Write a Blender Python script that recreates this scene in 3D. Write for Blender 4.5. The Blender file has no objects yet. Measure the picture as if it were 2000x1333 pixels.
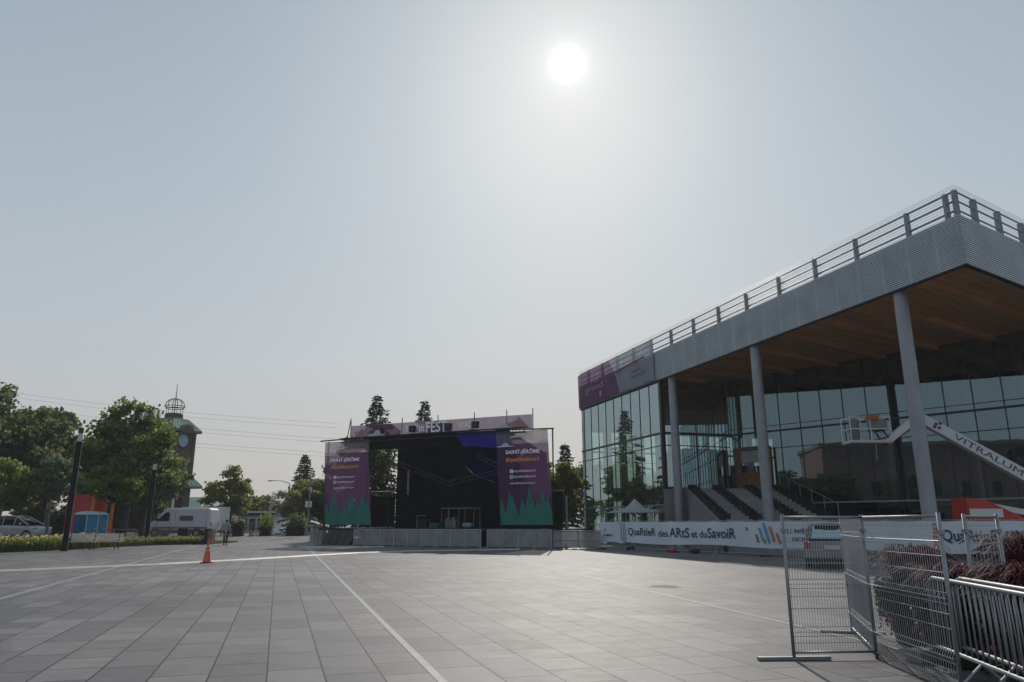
import bpy, math, random
import numpy as np
from mathutils import Vector, Matrix, Quaternion
R = math.radians
SC = bpy.context.scene
COL = SC.collection

# ------------------------------------------------------------------ camera
cam = bpy.data.objects.new('camera', bpy.data.cameras.new('camera'))
COL.objects.link(cam)
cam.location = (0, 0, 1.5)
cam.rotation_euler = (R(90 + 14.05), 0, 0)
cam.data.sensor_width = 36
cam.data.lens = 36 * 1423 / 2000
cam.data.clip_start = 0.05
cam.data.clip_end = 4000
SC.camera = cam

# ------------------------------------------------------------------ sun and sky
SUN_AZ, SUN_EL = R(4.95), R(34.8)
S = Vector((math.sin(SUN_AZ) * math.cos(SUN_EL), math.cos(SUN_AZ) * math.cos(SUN_EL), math.sin(SUN_EL)))
sun = bpy.data.objects.new('sun', bpy.data.lights.new('sun', 'SUN'))
COL.objects.link(sun)
sun.data.energy = 2.0
sun.data.angle = R(0.6)
sun.data.color = (1.0, 0.93, 0.84)
sun.rotation_euler = S.to_track_quat('Z', 'Y').to_euler()

world = bpy.data.worlds.new('World')
SC.world = world
world.use_nodes = True
wn, wl = world.node_tree.nodes, world.node_tree.links
wn.clear()
w_out = wn.new('ShaderNodeOutputWorld')
sky = wn.new('ShaderNodeTexSky')
sky.sky_type = 'NISHITA'
sky.sun_disc = False
sky.sun_elevation = SUN_EL
sky.sun_rotation = SUN_AZ
sky.dust_density = 3.0
sky.air_density = 1.2
bg_sky = wn.new('ShaderNodeBackground')
bg_sky.inputs['Strength'].default_value = 0.05
wl.new(sky.outputs[0], bg_sky.inputs['Color'])
# high summer haze veil: warm grey at the horizon, pale blue-grey above, and the bright aureole round the sun
tc = wn.new('ShaderNodeTexCoord')
nrm = wn.new('ShaderNodeVectorMath'); nrm.operation = 'NORMALIZE'
wl.new(tc.outputs['Generated'], nrm.inputs[0])
sep = wn.new('ShaderNodeSeparateXYZ'); wl.new(nrm.outputs[0], sep.inputs[0])
ramp = wn.new('ShaderNodeValToRGB')
wl.new(sep.outputs['Z'], ramp.inputs[0])
e = ramp.color_ramp.elements
e[0].position = 0.0; e[0].color = (0.40, 0.39, 0.38, 1)
e[1].position = 1.0; e[1].color = (0.2, 0.28, 0.35, 1)
for pos, c in ((0.09, (0.40, 0.402, 0.402)), (0.22, (0.362, 0.40, 0.43)), (0.42, (0.29, 0.352, 0.402)), (0.64, (0.224, 0.287, 0.342))):
    k = e.new(pos); k.color = (*c, 1)
dot = wn.new('ShaderNodeVectorMath'); dot.operation = 'DOT_PRODUCT'
wl.new(nrm.outputs[0], dot.inputs[0]); dot.inputs[1].default_value = S
def wmath(op, a, b=None, clamp=False):
    n = wn.new('ShaderNodeMath'); n.operation = op; n.use_clamp = clamp
    for i, v in enumerate((a, b)):
        if v is None: continue
        if isinstance(v, (int, float)): n.inputs[i].default_value = v
        else: wl.new(v, n.inputs[i])
    return n.outputs[0]
ang = wmath('MULTIPLY', wmath('ARCCOSINE', wmath('MINIMUM', dot.outputs['Value'], 0.9999999)), 180 / math.pi)
core = wmath('MULTIPLY', wmath('EXPONENT', wmath('MULTIPLY', wmath('POWER', wmath('DIVIDE', ang, 0.55), 1.7), -1.0)), 5.0)
glow1 = wmath('MULTIPLY', wmath('EXPONENT', wmath('DIVIDE', ang, -1.1)), 0.4)
glow2 = wmath('MULTIPLY', wmath('EXPONENT', wmath('DIVIDE', ang, -14.0)), 0.13)
glow = wmath('ADD', wmath('ADD', core, glow1), glow2)
gcol = wn.new('ShaderNodeMix'); gcol.data_type = 'RGBA'; gcol.blend_type = 'MULTIPLY'
gcol.inputs[0].default_value = 1.0
comb = wn.new('ShaderNodeCombineColor')
for i in range(3): wl.new(glow, comb.inputs[i])
wl.new(comb.outputs[0], gcol.inputs[6]); gcol.inputs[7].default_value = (0.97, 1.0, 1.0, 1)
add = wn.new('ShaderNodeMix'); add.data_type = 'RGBA'; add.blend_type = 'ADD'; add.inputs[0].default_value = 1.0
wl.new(ramp.outputs[0], add.inputs[6]); wl.new(gcol.outputs[2], add.inputs[7])
bg_haze = wn.new('ShaderNodeBackground')
wl.new(add.outputs[2], bg_haze.inputs['Color'])
mixw = wn.new('ShaderNodeMixShader'); mixw.inputs[0].default_value = 0.88
wl.new(bg_sky.outputs[0], mixw.inputs[1]); wl.new(bg_haze.outputs[0], mixw.inputs[2])
wl.new(mixw.outputs[0], w_out.inputs['Surface'])

SC.view_settings.view_transform = 'Standard'
SC.view_settings.look = 'None'
SC.view_settings.exposure = 0.46
SC.view_settings.gamma = 1.0
SC.cycles.max_bounces = 10
SC.cycles.transparent_max_bounces = 24
SC.cycles.caustics_reflective = False
SC.cycles.caustics_refractive = False
SC.cycles.sample_clamp_indirect = 4.0

# ------------------------------------------------------------------ helpers
def smooth(a, b, v):
    t = max(0.0, min(1.0, (v - a) / (b - a)))
    return t * t * (3 - 2 * t)
def terrain(x, y):
    return 0.3 * smooth(60, 72, y)
def ax(p, Y):                       # sideways position of a thing seen low over the plaza, at distance Y
    return (p - 1000) / 1423 * Y / 1.031
GV = Vector((math.cos(R(17.3)), math.sin(R(17.3)), 0))     # plaza grid: across / away
GU = Vector((-math.sin(R(17.3)), math.cos(R(17.3)), 0))
def grid(x, y, z=0): return GV * x + GU * y + Vector((0, 0, z))

def tag(o, label=None, cat=None, group=None, kind=None):
    if label: o['label'] = label
    if cat: o['category'] = cat
    if group: o['group'] = group
    if kind: o['kind'] = kind
    return o
def thing(name, label, cat, loc=(0, 0, 0), rotz=0.0, group=None, kind=None):
    o = bpy.data.objects.new(name, None)
    o.empty_display_size = 0.3
    COL.objects.link(o)
    o.location = loc; o.rotation_euler = (0, 0, rotz)
    return tag(o, label, cat, group, kind)
def copy_tree(o, loc=None, rotz=None, label=None, parent=None, scale=None):
    c = o.copy(); COL.objects.link(c)
    if parent: c.parent = parent
    if loc is not None: c.location = loc
    if rotz is not None: c.rotation_euler = (0, 0, rotz)
    if label: c['label'] = label
    if scale: c.scale = (scale,) * 3 if isinstance(scale, (int, float)) else scale
    for ch in list(o.children): copy_tree(ch, parent=c)
    return c

class MB:
    def __init__(s): s.v = []; s.f = []
    def add(s, vs, fs):
        n = len(s.v); s.v += [tuple(p) for p in vs]; s.f += [tuple(i + n for i in f) for f in fs]; return s
    def box(s, x0, y0, z0, x1, y1, z1):
        vs = [(x, y, z) for z in (z0, z1) for y in (y0, y1) for x in (x0, x1)]
        return s.add(vs, [(0, 2, 3, 1), (4, 5, 7, 6), (0, 1, 5, 4), (2, 6, 7, 3), (0, 4, 6, 2), (1, 3, 7, 5)])
    def beam(s, a, b, w, h, up=(0, 0, 1)):       # box bar from a to b, w across, h along up
        a, b = Vector(a), Vector(b); d = (b - a).normalized(); u = Vector(up)
        sd = d.cross(u)
        if sd.length < 1e-5: sd = d.cross(Vector((1, 0, 0)))
        sd.normalize(); u = sd.cross(d).normalized()
        vs = []
        for p in (a, b):
            for i, j in ((-1, -1), (1, -1), (1, 1), (-1, 1)): vs.append(p + sd * (i * w / 2) + u * (j * h / 2))
        return s.add(vs, [(0, 3, 2, 1), (4, 5, 6, 7), (0, 1, 5, 4), (1, 2, 6, 5), (2, 3, 7, 6), (3, 0, 4, 7)])
    def tube(s, pts, r, n=6, caps=True):
        pts = [Vector(p) for p in pts]
        rr = r if isinstance(r, (list, tuple)) else [r] * len(pts)
        vs, fs = [], []
        prev = None
        for i, p in enumerate(pts):
            d = (pts[min(i + 1, len(pts) - 1)] - pts[max(i - 1, 0)]).normalized()
            if prev is None:
                sd = d.cross(Vector((0, 0, 1)))
                if sd.length < 1e-3: sd = Vector((1, 0, 0))
            else:
                sd = prev - d * prev.dot(d)
                if sd.length < 1e-6: sd = d.orthogonal()
            sd.normalize(); prev = sd; up = d.cross(sd)
            for k in range(n):
                a = 2 * math.pi * k / n
                vs.append(p + sd * (math.cos(a) * rr[i]) + up * (math.sin(a) * rr[i]))
        for i in range(len(pts) - 1):
            for k in range(n):
                q = (k + 1) % n
                fs.append((i * n + k, i * n + q, (i + 1) * n + q, (i + 1) * n + k))
        if caps:
            fs.append(tuple(range(n - 1, -1, -1))); m = (len(pts) - 1) * n
            fs.append(tuple(range(m, m + n)))
        return s.add(vs, fs)
    def cyl(s, a, b, r0, r1=None, n=16): return s.tube([a, b], [r0, r0 if r1 is None else r1], n)
    def prism(s, poly, z0, z1):
        n = len(poly)
        vs = [(x, y, z0) for x, y in poly] + [(x, y, z1) for x, y in poly]
        return s.add(vs, [tuple(range(n - 1, -1, -1)), tuple(range(n, 2 * n))] + [(i, (i + 1) % n, n + (i + 1) % n, n + i) for i in range(n)])
    def sheet(s, poly, t=0.01, axis=(0, 1, 0)):   # polygon of 3D points thickened along axis
        n = len(poly); ax_ = Vector(axis) * t
        vs = [Vector(p) for p in poly] + [Vector(p) + ax_ for p in poly]
        return s.add(vs, [tuple(range(n)), tuple(range(2 * n - 1, n - 1, -1))] + [(i, n + i, n + (i + 1) % n, (i + 1) % n) for i in range(n)])
    def quad(s, a, b, c, d): return s.add([a, b, c, d], [(0, 1, 2, 3)])
    def lathe(s, prof, n=20, c=(0, 0, 0)):
        vs, fs = [], []
        for r, z in prof:
            for k in range(n):
                a = 2 * math.pi * k / n
                vs.append((c[0] + r * math.cos(a), c[1] + r * math.sin(a), c[2] + z))
        for i in range(len(prof) - 1):
            for k in range(n):
                q = (k + 1) % n
                fs.append((i * n + k, i * n + q, (i + 1) * n + q, (i + 1) * n + k))
        fs.append(tuple(range(n - 1, -1, -1))); m = (len(prof) - 1) * n; fs.append(tuple(range(m, m + n)))
        return s.add(vs, fs)
    def ell(s, c, r, nu=12, nv=8):
        prof = []
        vs, fs = [], []
        for i in range(nv + 1):
            t = math.pi * i / nv
            for k in range(nu):
                a = 2 * math.pi * k / nu
                vs.append((c[0] + r[0] * math.sin(t) * math.cos(a), c[1] + r[1] * math.sin(t) * math.sin(a), c[2] - r[2] * math.cos(t)))
        for i in range(nv):
            for k in range(nu):
                q = (k + 1) % nu
                fs.append((i * nu + k, i * nu + q, (i + 1) * nu + q, (i + 1) * nu + k))
        return s.add(vs, fs)
    def build(s, name, m, parent=None, smooth=False, bevel=0.0, loc=None):
        me = bpy.data.meshes.new(name)
        me.from_pydata(s.v, [], s.f); me.update()
        o = bpy.data.objects.new(name, me); COL.objects.link(o)
        if m: me.materials.append(m)
        if smooth:
            for p in me.polygons: p.use_smooth = True
        if parent: o.parent = parent
        if loc: o.location = loc
        if bevel:
            b = o.modifiers.new('bevel', 'BEVEL'); b.width = bevel; b.segments = 2; b.limit_method = 'ANGLE'
        return o
def structure(name, mb, m, **k):
    o = mb.build(name, m, **k); o['kind'] = 'structure'; return o

# ------------------------------------------------------------------ materials
MATS = {}
def mat(name, col, rough=0.6, metal=0.0, var=0.18, vs=2.0, bump=0.0, bs=30.0, spec=0.5, stretch=(1, 1, 1)):
    if name in MATS: return MATS[name]
    m = bpy.data.materials.new(name); m.use_nodes = True; MATS[name] = m
    n, l = m.node_tree.nodes, m.node_tree.links
    b = n['Principled BSDF']
    b.inputs['Roughness'].default_value = rough; b.inputs['Metallic'].default_value = metal
    b.inputs['Specular IOR Level'].default_value = spec
    t = n.new('ShaderNodeTexCoord'); mp = n.new('ShaderNodeMapping'); mp.inputs['Scale'].default_value = stretch
    l.new(t.outputs['Object'], mp.inputs[0])
    ns = n.new('ShaderNodeTexNoise'); ns.inputs['Scale'].default_value = vs; ns.inputs['Detail'].default_value = 6
    l.new(mp.outputs[0], ns.inputs['Vector'])
    rp = n.new('ShaderNodeValToRGB'); l.new(ns.outputs[0], rp.inputs[0])
    rp.color_ramp.elements[0].position = 0.3; rp.color_ramp.elements[1].position = 0.7
    rp.color_ramp.elements[0].color = (*[c * (1 - var) for c in col], 1)
    rp.color_ramp.elements[1].color = (*[min(1, c * (1 + var)) for c in col], 1)
    l.new(rp.outputs[0], b.inputs['Base Color'])
    if bump:
        n2 = n.new('ShaderNodeTexNoise'); n2.inputs['Scale'].default_value = bs; n2.inputs['Detail'].default_value = 4
        l.new(mp.outputs[0], n2.inputs['Vector'])
        bp = n.new('ShaderNodeBump'); bp.inputs['Strength'].default_value = bump; bp.inputs['Distance'].default_value = 0.02
        l.new(n2.outputs[0], bp.inputs['Height']); l.new(bp.outputs[0], b.inputs['Normal'])
    return m

def cloth_mat(name, col, see=0.0, glow=0.35, var=0.1):     # thin printed fabric or mesh: light shines through, holes let the view through
    m = bpy.data.materials.new(name); m.use_nodes = True; MATS[name] = m
    n, l = m.node_tree.nodes, m.node_tree.links
    n.clear()
    out = n.new('ShaderNodeOutputMaterial')
    t = n.new('ShaderNodeTexCoord'); ns = n.new('ShaderNodeTexNoise'); ns.inputs['Scale'].default_value = 1.2; ns.inputs['Detail'].default_value = 4
    l.new(t.outputs['Object'], ns.inputs['Vector'])
    rp = n.new('ShaderNodeValToRGB'); l.new(ns.outputs[0], rp.inputs[0])
    rp.color_ramp.elements[0].position = 0.3; rp.color_ramp.elements[1].position = 0.7
    rp.color_ramp.elements[0].color = (*[c * (1 - var) for c in col], 1); rp.color_ramp.elements[1].color = (*[min(1, c * (1 + var)) for c in col], 1)
    d = n.new('ShaderNodeBsdfDiffuse'); tr = n.new('ShaderNodeBsdfTranslucent'); ts = n.new('ShaderNodeBsdfTransparent')
    l.new(rp.outputs[0], d.inputs[0]); l.new(rp.outputs[0], tr.inputs[0])
    m1 = n.new('ShaderNodeMixShader'); m1.inputs[0].default_value = glow
    l.new(d.outputs[0], m1.inputs[1]); l.new(tr.outputs[0], m1.inputs[2])
    m2 = n.new('ShaderNodeMixShader'); m2.inputs[0].default_value = see
    l.new(m1.outputs[0], m2.inputs[1]); l.new(ts.outputs[0], m2.inputs[2])
    l.new(m2.outputs[0], out.inputs[0])
    return m

def glass_mat(name, tint, refl=0.12, edge=0.6, rough=0.0, gtint=(1, 1, 1), wob=0.0):
    m = bpy.data.materials.new(name); m.use_nodes = True; MATS[name] = m
    n, l = m.node_tree.nodes, m.node_tree.links
    n.clear()
    out = n.new('ShaderNodeOutputMaterial')
    ts = n.new('ShaderNodeBsdfTransparent'); ts.inputs[0].default_value = (*tint, 1)
    g = n.new('ShaderNodeBsdfGlossy'); g.inputs['Roughness'].default_value = rough; g.inputs['Color'].default_value = (*gtint, 1)
    lw = n.new('ShaderNodeLayerWeight'); lw.inputs['Blend'].default_value = 0.5
    p = n.new('ShaderNodeMath'); p.operation = 'POWER'; l.new(lw.outputs['Facing'], p.inputs[0]); p.inputs[1].default_value = 3.0
    mm = n.new('ShaderNodeMath'); mm.operation = 'MULTIPLY_ADD'; l.new(p.outputs[0], mm.inputs[0])
    mm.inputs[1].default_value = edge; mm.inputs[2].default_value = refl; mm.use_clamp = True
    if wob:
        t = n.new('ShaderNodeTexCoord'); ns = n.new('ShaderNodeTexNoise'); ns.inputs['Scale'].default_value = 0.9
        l.new(t.outputs['Object'], ns.inputs['Vector'])
        bp = n.new('ShaderNodeBump'); bp.inputs['Strength'].default_value = wob; bp.inputs['Distance'].default_value = 0.05
        l.new(ns.outputs[0], bp.inputs['Height']); l.new(bp.outputs[0], g.inputs['Normal'])
    mx = n.new('ShaderNodeMixShader'); l.new(mm.outputs[0], mx.inputs[0]); l.new(ts.outputs[0], mx.inputs[1]); l.new(g.outputs[0], mx.inputs[2])
    l.new(mx.outputs[0], out.inputs[0])
    return m

def leaf_mat(name, a, b, trans=0.45):
    m = bpy.data.materials.new(name); m.use_nodes = True; MATS[name] = m
    n, l = m.node_tree.nodes, m.node_tree.links
    n.clear()
    out = n.new('ShaderNodeOutputMaterial')
    g = n.new('ShaderNodeNewGeometry')
    rp = n.new('ShaderNodeValToRGB'); l.new(g.outputs['Random Per Island'], rp.inputs[0])
    rp.color_ramp.elements[0].color = (*a, 1); rp.color_ramp.elements[1].color = (*b, 1)
    d = n.new('ShaderNodeBsdfPrincipled'); d.inputs['Roughness'].default_value = 0.55; d.inputs['Specular IOR Level'].default_value = 0.3
    tr = n.new('ShaderNodeBsdfTranslucent')
    hs = n.new('ShaderNodeHueSaturation'); hs.inputs['Value'].default_value = 1.9; hs.inputs['Hue'].default_value = 0.485
    l.new(rp.outputs[0], d.inputs['Base Color']); l.new(rp.outputs[0], hs.inputs['Color']); l.new(hs.outputs[0], tr.inputs[0])
    mx = n.new('ShaderNodeMixShader'); mx.inputs[0].default_value = trans
    l.new(d.outputs[0], mx.inputs[1]); l.new(tr.outputs[0], mx.inputs[2]); l.new(mx.outputs[0], out.inputs[0])
    return m

def paving_mat():
    m = bpy.data.materials.new('plaza_paving'); m.use_nodes = True
    n, l = m.node_tree.nodes, m.node_tree.links
    b = n['Principled BSDF']
    t = n.new('ShaderNodeTexCoord'); mp = n.new('ShaderNodeMapping'); mp.vector_type = 'POINT'
    l.new(t.outputs['Object'], mp.inputs[0]); mp.inputs['Rotation'].default_value = (0, 0, R(-17.3 - 90))
    # wavy joints are avoided: slabs laid in long courses running away across the square
    br = n.new('ShaderNodeTexBrick'); l.new(mp.outputs[0], br.inputs['Vector'])
    br.inputs['Scale'].default_value = 1.0; br.offset = 0.37; br.offset_frequency = 2; br.squash = 0.62; br.squash_frequency = 3
    br.inputs['Brick Width'].default_value = 1.08; br.inputs['Row Height'].default_value = 0.56
    br.inputs['Mortar Size'].default_value = 0.012; br.inputs['Mortar Smooth'].default_value = 0.2; br.inputs['Bias'].default_value = -0.15
    br.inputs['Color1'].default_value = (0.134, 0.129, 0.133, 1); br.inputs['Color2'].default_value = (0.226, 0.213, 0.212, 1)
    br.inputs['Mortar'].default_value = (0.026, 0.026, 0.028, 1)
    # bands of lighter and darker courses, pinkish batches, stains
    n1 = n.new('ShaderNodeTexNoise'); n1.inputs['Scale'].default_value = 0.11; n1.inputs['Detail'].default_value = 5
    l.new(t.outputs['Object'], n1.inputs['Vector'])
    r1 = n.new('ShaderNodeValToRGB'); l.new(n1.outputs[0], r1.inputs[0])
    r1.color_ramp.elements[0].position = 0.36; r1.color_ramp.elements[0].color = (0.78, 0.79, 0.82, 1)
    r1.color_ramp.elements[1].position = 0.66; r1.color_ramp.elements[1].color = (1.16, 1.11, 1.1, 1)
    n2 = n.new('ShaderNodeTexNoise'); n2.inputs['Scale'].default_value = 2.6; n2.inputs['Detail'].default_value = 9; n2.inputs['Roughness'].default_value = 0.68
    l.new(t.outputs['Object'], n2.inputs['Vector'])
    r2 = n.new('ShaderNodeValToRGB'); l.new(n2.outputs[0], r2.inputs[0])
    r2.color_ramp.elements[0].position = 0.28; r2.color_ramp.elements[0].color = (0.8, 0.8, 0.8, 1)
    r2.color_ramp.elements[1].position = 0.7; r2.color_ramp.elements[1].color = (1.13, 1.13, 1.12, 1)
    n3 = n.new('ShaderNodeTexNoise'); n3.inputs['Scale'].default_value = 140; n3.inputs['Detail'].default_value = 2
    l.new(t.outputs['Object'], n3.inputs['Vector'])
    r3 = n.new('ShaderNodeValToRGB'); l.new(n3.outputs[0], r3.inputs[0])
    r3.color_ramp.elements[0].position = 0.3; r3.color_ramp.elements[0].color = (0.84, 0.84, 0.84, 1)
    r3.color_ramp.elements[1].position = 0.7; r3.color_ramp.elements[1].color = (1.12, 1.12, 1.12, 1)
    c = br.outputs['Color']
    for r_ in (r1, r2, r3):
        mx = n.new('ShaderNodeMix'); mx.data_type = 'RGBA'; mx.blend_type = 'MULTIPLY'; mx.inputs[0].default_value = 1
        l.new(c, mx.inputs[6]); l.new(r_.outputs[0], mx.inputs[7]); c = mx.outputs[2]
    # worn and stained patches with ragged edges
    n4 = n.new('ShaderNodeTexNoise'); n4.inputs['Scale'].default_value = 0.55; n4.inputs['Detail'].default_value = 10; n4.inputs['Roughness'].default_value = 0.7; n4.inputs['Distortion'].default_value = 0.6
    l.new(t.outputs['Object'], n4.inputs['Vector'])
    r4 = n.new('ShaderNodeValToRGB'); l.new(n4.outputs[0], r4.inputs[0])
    r4.color_ramp.elements[0].position = 0.34; r4.color_ramp.elements[0].color = (0.72, 0.71, 0.7, 1)
    r4.color_ramp.elements[1].position = 0.46; r4.color_ramp.elements[1].color = (1, 1, 1, 1)
    k4 = r4.color_ramp.elements.new(0.66); k4.color = (1.0, 1.0, 1.0, 1)
    k5 = r4.color_ramp.elements.new(0.74); k5.color = (1.22, 1.2, 1.17, 1)
    mx = n.new('ShaderNodeMix'); mx.data_type = 'RGBA'; mx.blend_type = 'MULTIPLY'; mx.inputs[0].default_value = 1
    l.new(c, mx.inputs[6]); l.new(r4.outputs[0], mx.inputs[7]); c = mx.outputs[2]
    # small dark gum spots
    vo = n.new('ShaderNodeTexVoronoi'); vo.inputs['Scale'].default_value = 0.9; l.new(t.outputs['Object'], vo.inputs['Vector'])
    lt = n.new('ShaderNodeMath'); lt.operation = 'LESS_THAN'; l.new(vo.outputs['Distance'], lt.inputs[0]); lt.inputs[1].default_value = 0.022
    mg = n.new('ShaderNodeMix'); mg.data_type = 'RGBA'; l.new(lt.outputs[0], mg.inputs[0]); l.new(c, mg.inputs[6]); mg.inputs[7].default_value = (0.07, 0.07, 0.07, 1)
    l.new(mg.outputs[2], b.inputs['Base Color'])
    rr = n.new('ShaderNodeMapRange'); l.new(n2.outputs[0], rr.inputs[0]); rr.inputs[3].default_value = 0.46; rr.inputs[4].default_value = 0.7
    l.new(rr.outputs[0], b.inputs['Roughness'])
    b.inputs['Specular IOR Level'].default_value = 0.2
    bp = n.new('ShaderNodeBump'); bp.inputs['Strength'].default_value = 0.5; bp.inputs['Distance'].default_value = 0.004
    inv = n.new('ShaderNodeMath'); inv.operation = 'SUBTRACT'; inv.inputs[0].default_value = 1; l.new(br.outputs['Fac'], inv.inputs[1])
    l.new(inv.outputs[0], bp.inputs['Height'])
    bp2 = n.new('ShaderNodeBump'); bp2.inputs['Strength'].default_value = 0.25; bp2.inputs['Distance'].default_value = 0.004
    l.new(n3.outputs[0], bp2.inputs['Height']); l.new(bp.outputs[0], bp2.inputs['Normal']); l.new(bp2.outputs[0], b.inputs['Normal'])
    return m

def brick_mat(name, c1, c2, mortar, w=0.22, h=0.075, ms=0.01, rot=(0, 0, 0)):
    m = bpy.data.materials.new(name); m.use_nodes = True
    n, l = m.node_tree.nodes, m.node_tree.links
    b = n['Principled BSDF']; b.inputs['Roughness'].default_value = 0.85
    t = n.new('ShaderNodeTexCoord')
    # wrap the courses round the walls: x+y along, z up
    sp = n.new('ShaderNodeSeparateXYZ'); l.new(t.outputs['Object'], sp.inputs[0])
    ad = n.new('ShaderNodeMath'); l.new(sp.outputs[0], ad.inputs[0]); l.new(sp.outputs[1], ad.inputs[1])
    cb = n.new('ShaderNodeCombineXYZ'); l.new(ad.outputs[0], cb.inputs[0]); l.new(sp.outputs[2], cb.inputs[1])
    br = n.new('ShaderNodeTexBrick'); l.new(cb.outputs[0], br.inputs['Vector'])
    br.inputs['Scale'].default_value = 1; br.inputs['Brick Width'].default_value = w; br.inputs['Row Height'].default_value = h; br.inputs['Mortar Size'].default_value = ms
    br.inputs['Color1'].default_value = (*c1, 1); br.inputs['Color2'].default_value = (*c2, 1); br.inputs['Mortar'].default_value = (*mortar, 1)
    ns = n.new('ShaderNodeTexNoise'); ns.inputs['Scale'].default_value = 0.7; ns.inputs['Detail'].default_value = 6; l.new(t.outputs['Object'], ns.inputs['Vector'])
    rp = n.new('ShaderNodeValToRGB'); l.new(ns.outputs[0], rp.inputs[0]); rp.color_ramp.elements[0].color = (0.75, 0.75, 0.75, 1); rp.color_ramp.elements[1].color = (1.2, 1.2, 1.2, 1)
    mx = n.new('ShaderNodeMix'); mx.data_type = 'RGBA'; mx.blend_type = 'MULTIPLY'; mx.inputs[0].default_value = 1
    l.new(br.outputs[0], mx.inputs[6]); l.new(rp.outputs[0], mx.inputs[7]); l.new(mx.outputs[2], b.inputs['Base Color'])
    return m

def wood_mat():
    m = bpy.data.materials.new('soffit_wood'); m.use_nodes = True
    n, l = m.node_tree.nodes, m.node_tree.links
    b = n['Principled BSDF']; b.inputs['Roughness'].default_value = 0.6
    t = n.new('ShaderNodeTexCoord'); mp = n.new('ShaderNodeMapping'); mp.inputs['Rotation'].default_value = (0, 0, R(-16.6))
    l.new(t.outputs['Object'], mp.inputs[0])
    br = n.new('ShaderNodeTexBrick'); l.new(mp.outputs[0], br.inputs['Vector'])
    br.inputs['Scale'].default_value = 1; br.inputs['Brick Width'].default_value = 3.4; br.inputs['Row Height'].default_value = 0.13; br.inputs['Mortar Size'].default_value = 0.004
    br.inputs['Color1'].default_value = (0.62, 0.3, 0.13, 1); br.inputs['Color2'].default_value = (0.8, 0.44, 0.2, 1); br.inputs['Mortar'].default_value = (0.03, 0.018, 0.01, 1)
    m2 = n.new('ShaderNodeMapping'); m2.inputs['Scale'].default_value = (0.6, 14, 1); l.new(mp.outputs[0], m2.inputs[0])
    ns = n.new('ShaderNodeTexNoise'); ns.inputs['Scale'].default_value = 1; ns.inputs['Detail'].default_value = 5; l.new(m2.outputs[0], ns.inputs['Vector'])
    rp = n.new('ShaderNodeValToRGB'); l.new(ns.outputs[0], rp.inputs[0]); rp.color_ramp.elements[0].color = (0.7, 0.7, 0.7, 1); rp.color_ramp.elements[1].color = (1.25, 1.25, 1.25, 1)
    mx = n.new('ShaderNodeMix'); mx.data_type = 'RGBA'; mx.blend_type = 'MULTIPLY'; mx.inputs[0].default_value = 1
    l.new(br.outputs[0], mx.inputs[6]); l.new(rp.outputs[0], mx.inputs[7]); l.new(mx.outputs[2], b.inputs['Base Color'])
    return m

M_PAVE = paving_mat()
M_ASPHALT = mat('asphalt', (0.11, 0.11, 0.112), 0.85, vs=0.3, var=0.25, bump=0.3, bs=60)
M_PALE = mat('pale_stone_band', (0.235, 0.23, 0.225), 0.6, vs=3, var=0.15)
M_GRASS = mat('grass_ground', (0.05, 0.068, 0.018), 0.9, vs=1.5, var=0.5)
M_GALV = mat('galvanised_steel', (0.27, 0.285, 0.3), 0.5, 0.6, var=0.15, vs=5)
M_WIRE = mat('galvanised_wire', (0.45, 0.46, 0.48), 0.42, 0.5, var=0.1)
M_STEEL = mat('grey_painted_steel', (0.27, 0.29, 0.33), 0.5, 0.2, vs=1.5, var=0.12)
M_FASCIA = mat('zinc_slats', (0.5, 0.55, 0.6), 0.5, 0.1, vs=0.8, var=0.12)
M_FASCIA_BACK = mat('fascia_backing', (0.07, 0.08, 0.09), 0.7, 0.0, vs=0.5, var=0.2)
M_DARK = mat('dark_aluminium', (0.018, 0.023, 0.028), 0.4, 0.3)
M_BLACK = mat('black_cloth', (0.006, 0.006, 0.009), 0.95, vs=1, var=0.4, spec=0.05)
M_BLACKM = mat('black_metal', (0.01, 0.011, 0.014), 0.6, 0.0, spec=0.25)
M_CONC = mat('concrete', (0.25, 0.245, 0.25), 0.85, vs=1.0, var=0.18, bump=0.2, bs=20)
M_WHITE = mat('white_paint', (0.72, 0.73, 0.74), 0.35, vs=1, var=0.06)
M_WALLW = mat('white_plaster', (0.6, 0.61, 0.62), 0.8, vs=0.7, var=0.06)
M_RED = mat('red_paint', (0.42, 0.032, 0.022), 0.4, vs=1.5, var=0.15)
M_ORANGE = mat('orange_paint', (0.75, 0.18, 0.035), 0.45, vs=1, var=0.08)
M_SCULPT = mat('red_sculpture_paint', (0.62, 0.035, 0.045), 0.5, vs=0.8, var=0.1)
M_RUBBER = mat('black_rubber', (0.014, 0.014, 0.015), 0.8)
M_BLUE = mat('blue_plastic', (0.012, 0.13, 0.3), 0.42, vs=2, var=0.1)
M_BLUEW = mat('white_plastic', (0.5, 0.56, 0.6), 0.45)
M_WOODG = mat('weathered_bench_wood', (0.58, 0.5, 0.44), 0.7, vs=3, var=0.25, stretch=(0.4, 6, 6))
M_BROWN = mat('brown_boards', (0.045, 0.032, 0.03), 0.7, vs=1, var=0.3)
M_BINW = mat('bin_wood', (0.2, 0.15, 0.11), 0.7, vs=3, var=0.3)
M_SILVER = mat('silver_car_paint', (0.16, 0.16, 0.157), 0.3, 0.4, var=0.04)
M_WCAR = mat('white_car_paint', (0.5, 0.53, 0.58), 0.25, 0.1, var=0.03)
M_VAN = mat('van_paint', (0.62, 0.65, 0.72), 0.3, var=0.04)
M_TAIL = mat('tail_light_red', (0.35, 0.01, 0.012), 0.2)
M_COPPER = mat('green_copper_roof', (0.055, 0.15, 0.12), 0.75, 0.0, vs=2, var=0.2, stretch=(6, 1, 1))
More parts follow.
